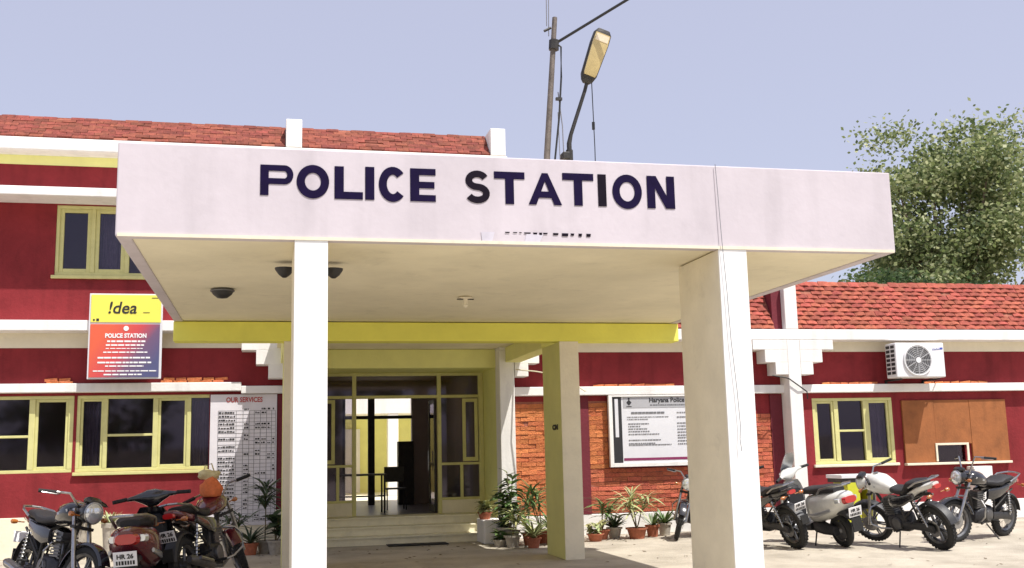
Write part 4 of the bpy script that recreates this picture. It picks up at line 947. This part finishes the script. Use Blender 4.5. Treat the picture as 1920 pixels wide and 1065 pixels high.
    hc = T(m).build('handle_cover', front, root, smooth=True)
    T(MB().loft([(.50, 0, .975, .075, .05, 2.8), (.53, 0, .975, .065, .042, 2.8)], 14)).build('headlight', 'clear_lens', hc, smooth=True)
    for s in (-1, 1):
        T(MB().tube([(.37, .24*s, .995), (.33, .37*s, .985)], .020, 10)).build('grip', 'rubber', hc, smooth=True)
        if not mirrors: continue
        mr = T(MB().tube([(.40, .17*s, 1.02), (.42, .20*s, 1.10), (.40, .25*s, 1.17)], .006, 6)).build('mirror', 'black', root, smooth=True)
        T(MB().loft([(.385, .27*s, 1.20, .06, .045, 2.6), (.40, .27*s, 1.20, .062, .048, 2.6), (.42, .27*s, 1.20, .035, .025, 2.6)], 14)).build('mirror_head', 'black', mr, smooth=True)
        T(MB().loft([(.380, .27*s, 1.20, .054, .040, 2.6), (.382, .27*s, 1.20, .054, .040, 2.6)], 14)).build('mirror_glass', 'mirror', mr, smooth=True)
    if visor:
        q = MB(); n_ = 8; vv = []
        for i in range(6):
            for j in range(n_+1):
                t = -1+2*j/n_; hw = (.11, .14, .15, .145, .12, .07)[i]; vv.append((.52-.035*i-.07*t*t, hw*t, 1.0+.055*i))
        q.add(vv, [(i*(n_+1)+j, i*(n_+1)+j+1, (i+1)*(n_+1)+j+1, (i+1)*(n_+1)+j) for i in range(5) for j in range(n_)])
        T(q).build('windscreen', 'paint_silver', root, smooth=True)
    m = MB().loft([(-.10, .02, .27, .09, .09, 3), (-.35, .09, .26, .07, .08, 3), (-.60, .10, .24, .05, .06, 3)], 14); m.build('engine_case', 'engine', root, smooth=True)
    m = MB().tube([(-.2, -.12, .26), (-.35, -.14, .22), (-.80, -.16, .28)], [.025, .05, .045], 12); m.build('exhaust', 'dark_metal', root, smooth=True)
    m = MB(); m.loft([(-.55, 0, .50, .10, .04, 3), (-.80, 0, .48, .10, .04, 3), (-.93, 0, .42, .09, .03, 3)], 12); m.build('rear_mudguard', 'plastic', root, smooth=True)
    plate(root, -.965, .50, R(-12)); MB().box(-.955, -.94, -.075, .075, .24, .42).build('mud_flap', 'rubber', root)
    MB().tube([(-.12, .09, .20), (-.20, .22, .02)], .012, 6).build('side_stand', 'dark_metal', root, smooth=True)
    place(root, loc, heading, lean); return root
def mid(front=None, rear=None, h=0, wf=.66, wr=-.64):
    c, s = math.cos(h), math.sin(h)
    return (front[0]-wf*c, front[1]-wf*s, 0) if front else (rear[0]-wr*c, rear[1]-wr*s, 0)
K = 1.12
def put(o, front=None, rear=None, wf=.66, wr=-.64, k=K):
    h = o.rotation_euler.z; o.scale = (k, k, k); x, y, z = mid(front, rear, h, wf*k, wr*k); o.location = (x, y, o.location.z); return o
O3 = (0, 0, 0)
put(motorcycle('motorcycle', 'black motorcycle cut by the left edge, front wheel turned towards the camera', O3, R(-58), R(8), R(14), 'paint_black', mirrors=False), (-2.02, 12.9), k=1.2)
put(scooter('scooter', 'maroon scooter with black front apron, parked nearest the left window', O3, R(86), R(3), R(10), 'paint_maroon', 'paint_black'), None, (-1.40, 12.75), wr=-.58, k=1.22)
put(motorcycle('motorcycle', 'dark maroon motorcycle with an orange bag on its tank, beside the maroon scooter', O3, R(70), R(9), R(34), 'paint_maroon', side='paint_black'), (-.38, 15.35), k=1.2)
BIKE3 = [o for o in bpy.data.objects if o.type == 'EMPTY' and o.name.startswith('motorcycle')][-1]
put(motorcycle('motorcycle', 'black motorcycle half hidden by the right front column, headlight facing the porch', O3, R(-128), R(8), R(18), 'paint_black'), (7.26, 18.45))
put(motorcycle('motorcycle', 'black motorcycle with red tail light just right of the front column, seen from behind', O3, R(98), R(15), R(8), 'paint_black', side='paint_black'), None, (8.36, 16.1), k=1.16)
put(scooter('scooter', 'white scooter with tall windscreen and black seat, seen from behind under the white pillar', O3, R(96), R(11), R(18), 'paint_white', 'paint_white', 'seat', visor=True), None, (9.15, 16.0), wr=-.58, k=1.2)
put(motorcycle('motorcycle', 'motorcycle with white tank and tail, between the white scooter and the rightmost motorcycle', O3, R(98), R(16), R(24), 'paint_white', tank_h=.14, seat_up=.05, side='paint_black', flap=False), None, (10.22, 14.95), k=1.18)
put(motorcycle('motorcycle', 'rightmost motorcycle with high chrome handlebar and black tank, facing left', O3, R(-158), R(9), R(-18), 'paint_black', wire_sp=True, flap=False, bar_up=.14), (11.12, 16.05), k=1.18)
# orange bag lying on the maroon motorcycle
def blob(name, c, s, m, seed, sub=3):
    import bmesh
    b = bmesh.new(); bmesh.ops.create_icosphere(b, subdivisions=sub, radius=1); rnd = random.Random(seed)
    ph = [rnd.uniform(0, 6) for _ in range(6)]
    for v in b.verts:
        n = .16*math.sin(v.co.x*4+ph[0])*math.cos(v.co.z*3+ph[1]) + .10*math.sin(v.co.y*6+ph[2]+v.co.z*5) + .06*math.sin(v.co.x*11+v.co.z*9+ph[3])
        v.co *= 1+n; v.co.x *= s[0]; v.co.y *= s[1]; v.co.z *= s[2]
        if v.co.z < -s[2]*.6: v.co.z = -s[2]*.6
    me = bpy.data.meshes.new(name); b.to_mesh(me); b.free(); me.materials.append(M[m]); me.shade_smooth()
    o = bpy.data.objects.new(name, me); o.location = c; return o
bpy.context.view_layer.update(); TB = BIKE3.matrix_world @ Vector((.18, 0, .93))
bgx = empty('cloth_bag', (-.92, 16.68, .95), 'orange and cream cloth bag hung over the tank of the maroon motorcycle', 'bag')
for nm, c, s, m_, sd in (('bag_body', (-.90, 16.66, 1.13), (.13, .12, .17), 'orange_cloth', 3), ('bag_top', (-.93, 16.70, 1.30), (.14, .11, .08), 'cream_cloth', 5)):
    o = blob(nm, (c[0]+.92, c[1]-16.68, c[2]-.95), s, m_, sd); o.parent = bgx; col.objects.link(o); ORG[o.name] = (0,0,0)
MB().tube([(-1.0, 16.70, 1.34), (-.98, 16.70, 1.44), (-.90, 16.70, 1.46), (-.86, 16.70, 1.34)], .01, 6).build('bag_strap', 'cream_cloth', bgx, smooth=True)
bgx.location = TB + Vector((0, 0, -.03))

# ================================================================== POTTED PLANTS
def leaf_mesh(L_, w_, droop, m, n=5, fold=.25):
    v = []; f = []
    for i in range(n+1):
        t = i/n; ww = w_*math.sin(math.pi*min(1, .12+t*.88))**.8*(1 if i < n else .05); x = L_*t; z = -droop*L_*t*t
        v += [(x, -ww, z+ww*fold), (x, 0, z), (x, ww, z+ww*fold)]
    for i in range(n): a = 3*i; f += [(a, a+1, a+4, a+3), (a+1, a+2, a+5, a+4)]
    return MB().add(v, f).mesh('leaf', m, smooth=True)
LF = {(k, m): leaf_mesh(*a, m) for m in ('leaf', 'leaf_pale', 'leaf_dark') for k, a in (('strap', (.34, .016, .55)), ('sword', (.30, .022, .12)), ('broad', (.16, .040, .35)), ('long', (.48, .020, .8)))}
def plant(name, label, loc, kind, leafm, size=1., pot='terracotta', pot_r=.13, pot_h=.20, height=.5, n=26, seed=0, heads=1):
    rnd = random.Random(seed*13+5); x, y, z = loc
    size *= 1.15; n = int(n*2.0)
    root = empty(name, loc, label, 'potted plant', 'potted plants along the front wall'); 
    MB().lathe([(pot_r*.70, 0), (pot_r*.95, pot_h*.85), (pot_r*1.1, pot_h*.86), (pot_r*1.12, pot_h), (pot_r*.95, pot_h), (pot_r*.93, pot_h*.9)], (x, y, z), 'z', 18).build('pot', pot, root, smooth=True)
    MB().lathe([(pot_r*.92, pot_h*.88), (.001, pot_h*.93)], (x, y, z), 'z', 14, caps=False).build('soil', 'soil', root)
    base = z + pot_h*.9; tips = []
    m = MB()
    if kind in ('dracaena', 'bushy'):
        for h in range(heads):
            a = rnd.uniform(0, 6.28); sp = (.10 if heads > 1 else .02)*size; hh = height*rnd.uniform(.6, 1) if h else height
            tp = (x+sp*math.cos(a)*(1.6 if h else .4), y+sp*math.sin(a), base+hh); m.tube([(x, y, base-.02), ((x+tp[0])/2+rnd.uniform(-.02,.02), (y+tp[1])/2, base+hh*.5), tp], [.013, .010, .007], 6); tips.append(tp)
        m.build('stem', 'stem', root, smooth=True)
    else: tips = [(x, y, base)]
    for i in range(n):
        t = tips[i % len(tips)]; a = rnd.uniform(0, 6.28)
        if kind == 'rosette': p = (x, y, base); el = rnd.uniform(.35, 1.3); me = LF[('sword', leafm)]; s = size*rnd.uniform(.8, 1.15)
        elif kind == 'dracaena': k = rnd.uniform(.55, 1); p = (x+(t[0]-x)*k, y+(t[1]-y)*k, base+(t[2]-base)*k); el = rnd.uniform(.1, 1.15); me = LF[('strap', leafm)]; s = size*rnd.uniform(.7, 1.1)
        elif kind == 'fountain': p = (x, y, base); el = rnd.uniform(.7, 1.4); me = LF[('long', leafm)]; s = size*rnd.uniform(.7, 1.1)
        else: k = rnd.uniform(.25, 1.0); p = (x+(t[0]-x)*k, y+(t[1]-y)*k, base+(t[2]-base)*k); el = rnd.uniform(-.2, .9); me = LF[('broad', leafm)]; s = size*rnd.uniform(.7, 1.3)
        inst('leaf', me, root, p, (rnd.uniform(-.4, .4), -el, a), (s, s, s))
    return root
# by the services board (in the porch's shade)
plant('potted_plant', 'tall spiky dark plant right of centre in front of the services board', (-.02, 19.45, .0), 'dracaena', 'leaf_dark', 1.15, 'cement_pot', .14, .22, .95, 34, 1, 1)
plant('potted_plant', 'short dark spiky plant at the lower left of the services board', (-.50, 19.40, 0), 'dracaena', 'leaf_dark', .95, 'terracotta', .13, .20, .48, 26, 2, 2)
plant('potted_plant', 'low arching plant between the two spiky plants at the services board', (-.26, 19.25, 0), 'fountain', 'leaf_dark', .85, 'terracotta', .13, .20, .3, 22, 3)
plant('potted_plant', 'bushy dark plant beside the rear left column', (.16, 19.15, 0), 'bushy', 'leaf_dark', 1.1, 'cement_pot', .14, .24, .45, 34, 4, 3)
# left wall, above the plinth
plant('potted_plant', 'pale star shaped plant behind the leftmost motorcycle', (-3.10, 19.75, .0), 'rosette', 'leaf_pale', .95, 'cement_pot', .14, .62, .3, 24, 5)
plant('potted_plant', 'pale spiky plant behind the maroon scooter', (-2.62, 19.75, .0), 'rosette', 'leaf_pale', .85, 'cement_pot', .13, .60, .3, 22, 6)
# right of the steps
plant('potted_plant', 'tallest plant, thin stemmed and leafy, beside the steps against the pillar', (4.28, 19.0, 0), 'bushy', 'leaf', 1.15, 'cement_pot', .15, .26, 1.05, 60, 7, 4)
plant('potted_plant', 'spiky green plant between the tallest plant and the rear right column', (4.58, 18.8, 0), 'dracaena', 'leaf', 1.2, 'terracotta', .15, .22, .62, 32, 8, 2)
plant('potted_plant', 'low yellow green bush on the white block ending the steps', (3.95, 19.74, .42), 'bushy', 'leaf_pale', .9, 'terracotta', .13, .13, .18, 30, 9, 4)
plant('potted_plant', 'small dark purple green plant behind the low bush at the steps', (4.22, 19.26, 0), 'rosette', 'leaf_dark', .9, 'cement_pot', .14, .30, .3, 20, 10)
plant('potted_plant', 'small green mound plant in front of the low bush at the steps', (4.02, 18.75, 0), 'bushy', 'leaf', .8, 'cement_pot', .12, .12, .14, 26, 11, 3)
plant('potted_plant', 'arching long leaved plant in a brown pot beside the rear right column', (4.50, 18.25, 0), 'fountain', 'leaf_pale', .95, 'terracotta', .13, .17, .3, 24, 12)
plant('potted_plant', 'taller spiky plant behind the spiky green plant beside the rear right column', (4.86, 19.1, 0), 'dracaena', 'leaf', 1.2, 'terracotta', .15, .24, .75, 34, 17, 3)
plant('potted_plant', 'yellow green spiky plant in front of the porch pillar at the steps', (4.20, 18.55, 0), 'dracaena', 'leaf_pale', 1.1, 'cement_pot', .14, .20, .42, 26, 18, 2)
plant('potted_plant', 'arching plant on the far right pot of the steps group, against the brick', (4.95, 18.7, 0), 'fountain', 'leaf', 1.0, 'terracotta', .14, .20, .3, 24, 19)
# right bay
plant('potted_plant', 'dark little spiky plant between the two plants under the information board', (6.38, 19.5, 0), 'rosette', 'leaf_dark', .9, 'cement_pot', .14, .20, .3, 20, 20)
plant('potted_plant', 'low yellow green plant at the foot of the rear right column', (5.85, 19.0, 0), 'bushy', 'leaf_pale', .9, 'terracotta', .15, .14, .18, 22, 21, 4)
plant('potted_plant', 'spiky plant just right of the rear right column', (6.08, 19.35, 0), 'dracaena', 'leaf', 1.05, 'terracotta', .15, .18, .50, 30, 13, 2)
plant('potted_plant', 'tall pale yellow plant in a wide pot under the information board', (6.72, 19.2, 0), 'dracaena', 'leaf_pale', 1.15, 'terracotta', .19, .20, .62, 44, 14, 4)
plant('potted_plant', 'small sword leaved plant in a terracotta pot under the information board', (7.12, 19.45, 0), 'rosette', 'leaf', .9, 'terracotta', .13, .22, .3, 14, 15)
plant('potted_plant', 'low green plant beside the half hidden motorcycle', (7.42, 19.6, 0), 'rosette', 'leaf', 1.0, 'cement_pot', .13, .24, .3, 22, 16)

lit = MB()
for k in range(420):
    x = random.uniform(-5, 14); y = random.choice((random.uniform(11, 20), random.uniform(18.6, 20.1))); a = random.uniform(0, 6.28); l = random.uniform(.02, .055); w_ = l*.45
    c_, s_ = math.cos(a), math.sin(a); z = .006
    if y > 19.4 and .5 < x < 4.4: continue
    lit.add([(x-l*c_, y-l*s_, z), (x+w_*s_, y-w_*c_, z+.008), (x+l*c_, y+l*s_, z+.012), (x-w_*s_, y+w_*c_, z)], [(0,1,2,3)])
lo = lit.build('leaf_litter', 'bark', kind='stuff'); tag(lo, 'dry leaf litter and grit scattered over the yard', 'leaf litter')
# ================================================================== TREES
def tree(name, label, base, centre, rad, n, leafm, seed, leaf=.11, trunk_r=.22, limbs=9):
    rnd = random.Random(seed); root = empty(name, base, label, 'tree', 'trees behind the right wing'); bv = Vector(base); c = Vector(centre)
    fork = bv.lerp(c, .45); m = MB().tube([bv, bv.lerp(fork, .5)+Vector((.1, 0, 0)), fork], [trunk_r, trunk_r*.8, trunk_r*.65], 10)
    tr = m.build('trunk', 'bark', root, smooth=True); cl_ = []; m = MB()
    for k in range(limbs*3):
        t = Vector((rnd.gauss(0, 1), rnd.gauss(0, 1), rnd.gauss(0, 1))).normalized()*rnd.uniform(.45, .95)
        t = Vector((t.x*rad[0], t.y*rad[1], t.z*rad[2])) + c
        if k < limbs: m.tube([fork, fork.lerp(t, .5)+Vector((0, 0, -.25)), t], [trunk_r*.45, trunk_r*.22, .02], 6)
        else: m.tube([fork.lerp(t, .45)+Vector((0, 0, -.2)), fork.lerp(t, .75), t], [trunk_r*.15, .03, .01], 5)
        cl_.append(t)
    m.build('limbs', 'bark', tr, smooth=True)
    v = []; f = []
    for k in range(limbs*9):
        b = rnd.choice(cl_); cl_.append(b + Vector((rnd.gauss(0, .16)*rad[0], rnd.gauss(0, .16)*rad[1], rnd.gauss(0, .14)*rad[2])))
    for i in range(n):
        b = rnd.choice(cl_); s = .11*(rad[0]+rad[2])/2; p = b + Vector((rnd.gauss(0, s), rnd.gauss(0, s), rnd.gauss(0, s*.75)))
        a = rnd.uniform(0, 6.28); e = rnd.uniform(-.9, .9); d = Vector((math.cos(a)*math.cos(e), math.sin(a)*math.cos(e), math.sin(e))); u = d.cross(Vector((rnd.gauss(0,1), rnd.gauss(0,1), rnd.gauss(0,1)))).normalized()
        l = leaf*rnd.uniform(.7, 1.4); w2 = l*.34; o_ = len(v); v += [p, p+d*l*.5+u*w2, p+d*l, p+d*l*.5-u*w2]; f.append((o_, o_+1, o_+2, o_+3))
    me = bpy.data.meshes.new('crown'); off = Vector(base); me.from_pydata([tuple(Vector(q)-off) for q in v], [], f); me.materials.append(M[leafm])
    o = bpy.data.objects.new('crown', me); o.parent = root; col.objects.link(o); ORG[o.name] = tuple(base)
    return root
def leafy(name, c1, c2, c3):
    m = mat(name, c1, .5, 0); n = m.node_tree; L = n.links; g = n.nodes.new('ShaderNodeNewGeometry'); r = n.nodes.new('ShaderNodeValToRGB')
    e = r.color_ramp.elements; e[0].color = (*c1, 1); e[1].color = (*c3, 1); x = e.new(.55); x.color = (*c2, 1)
    L.new(g.outputs['Random Per Island'], r.inputs[0]); b = n.nodes['Principled BSDF']; L.new(r.outputs[0], b.inputs['Base Color'])
    t = n.nodes.new('ShaderNodeBsdfTranslucent'); L.new(r.outputs[0], t.inputs[0]); mxs = n.nodes.new('ShaderNodeMixShader'); mxs.inputs[0].default_value = .45
    L.new(b.outputs[0], mxs.inputs[1]); L.new(t.outputs[0], mxs.inputs[2]); L.new(mxs.outputs[0], n.nodes['Material Output'].inputs[0])
leafy('tree_leaf', (.08, .12, .045), (.24, .29, .11), (.50, .52, .29)); leafy('shrub_leaf', (.035, .07, .025), (.07, .12, .04), (.15, .19, .07))
tree('tree', 'tall airy green tree rising above the tiled roof at the right edge', (23.5, 33, 0), (23.6, 33, 9.6), (4.3, 3.2, 3.8), 34000, 'tree_leaf', 4, .165, .30, 12)
tree('tree', 'low dark green tree just behind the tiled roof, beside the canopy corner', (19.8, 30, 0), (20.4, 30, 5.7), (3.4, 2.0, 1.5), 14000, 'shrub_leaf', 9, .15, .18, 9)
print('bricks', NB, 'objects', len(bpy.data.objects))
# unseen trees and wall, added behind the viewer for reflections in the window panes
for i, (x, y, r_) in enumerate(((-9, -24, 3.4), (2, -27, 4.0), (15, -23, 3.2))):
    tree('tree', ('unseen broad tree added for window reflections, behind the viewer to the left', 'unseen broad tree added for window reflections, straight behind the viewer', 'unseen broad tree added for window reflections, behind the viewer to the right')[i], (x, y, 0), (x, y, r_+1.2), (r_*1.3, r_, r_), 3500, 'shrub_leaf', 30+i, .45, .25, 8)
bw = empty('reflection_wall', (0, -30, 0), 'unseen long pale wall added for window reflections, behind the viewer', 'wall'); MB().box(-40, 40, -30.2, -30, 0, 2.2).build('wall_panel', 'cream', bw)
MB().box(-40, 40, -30.25, -29.95, 2.2, 2.3).build('coping', 'white', bw)
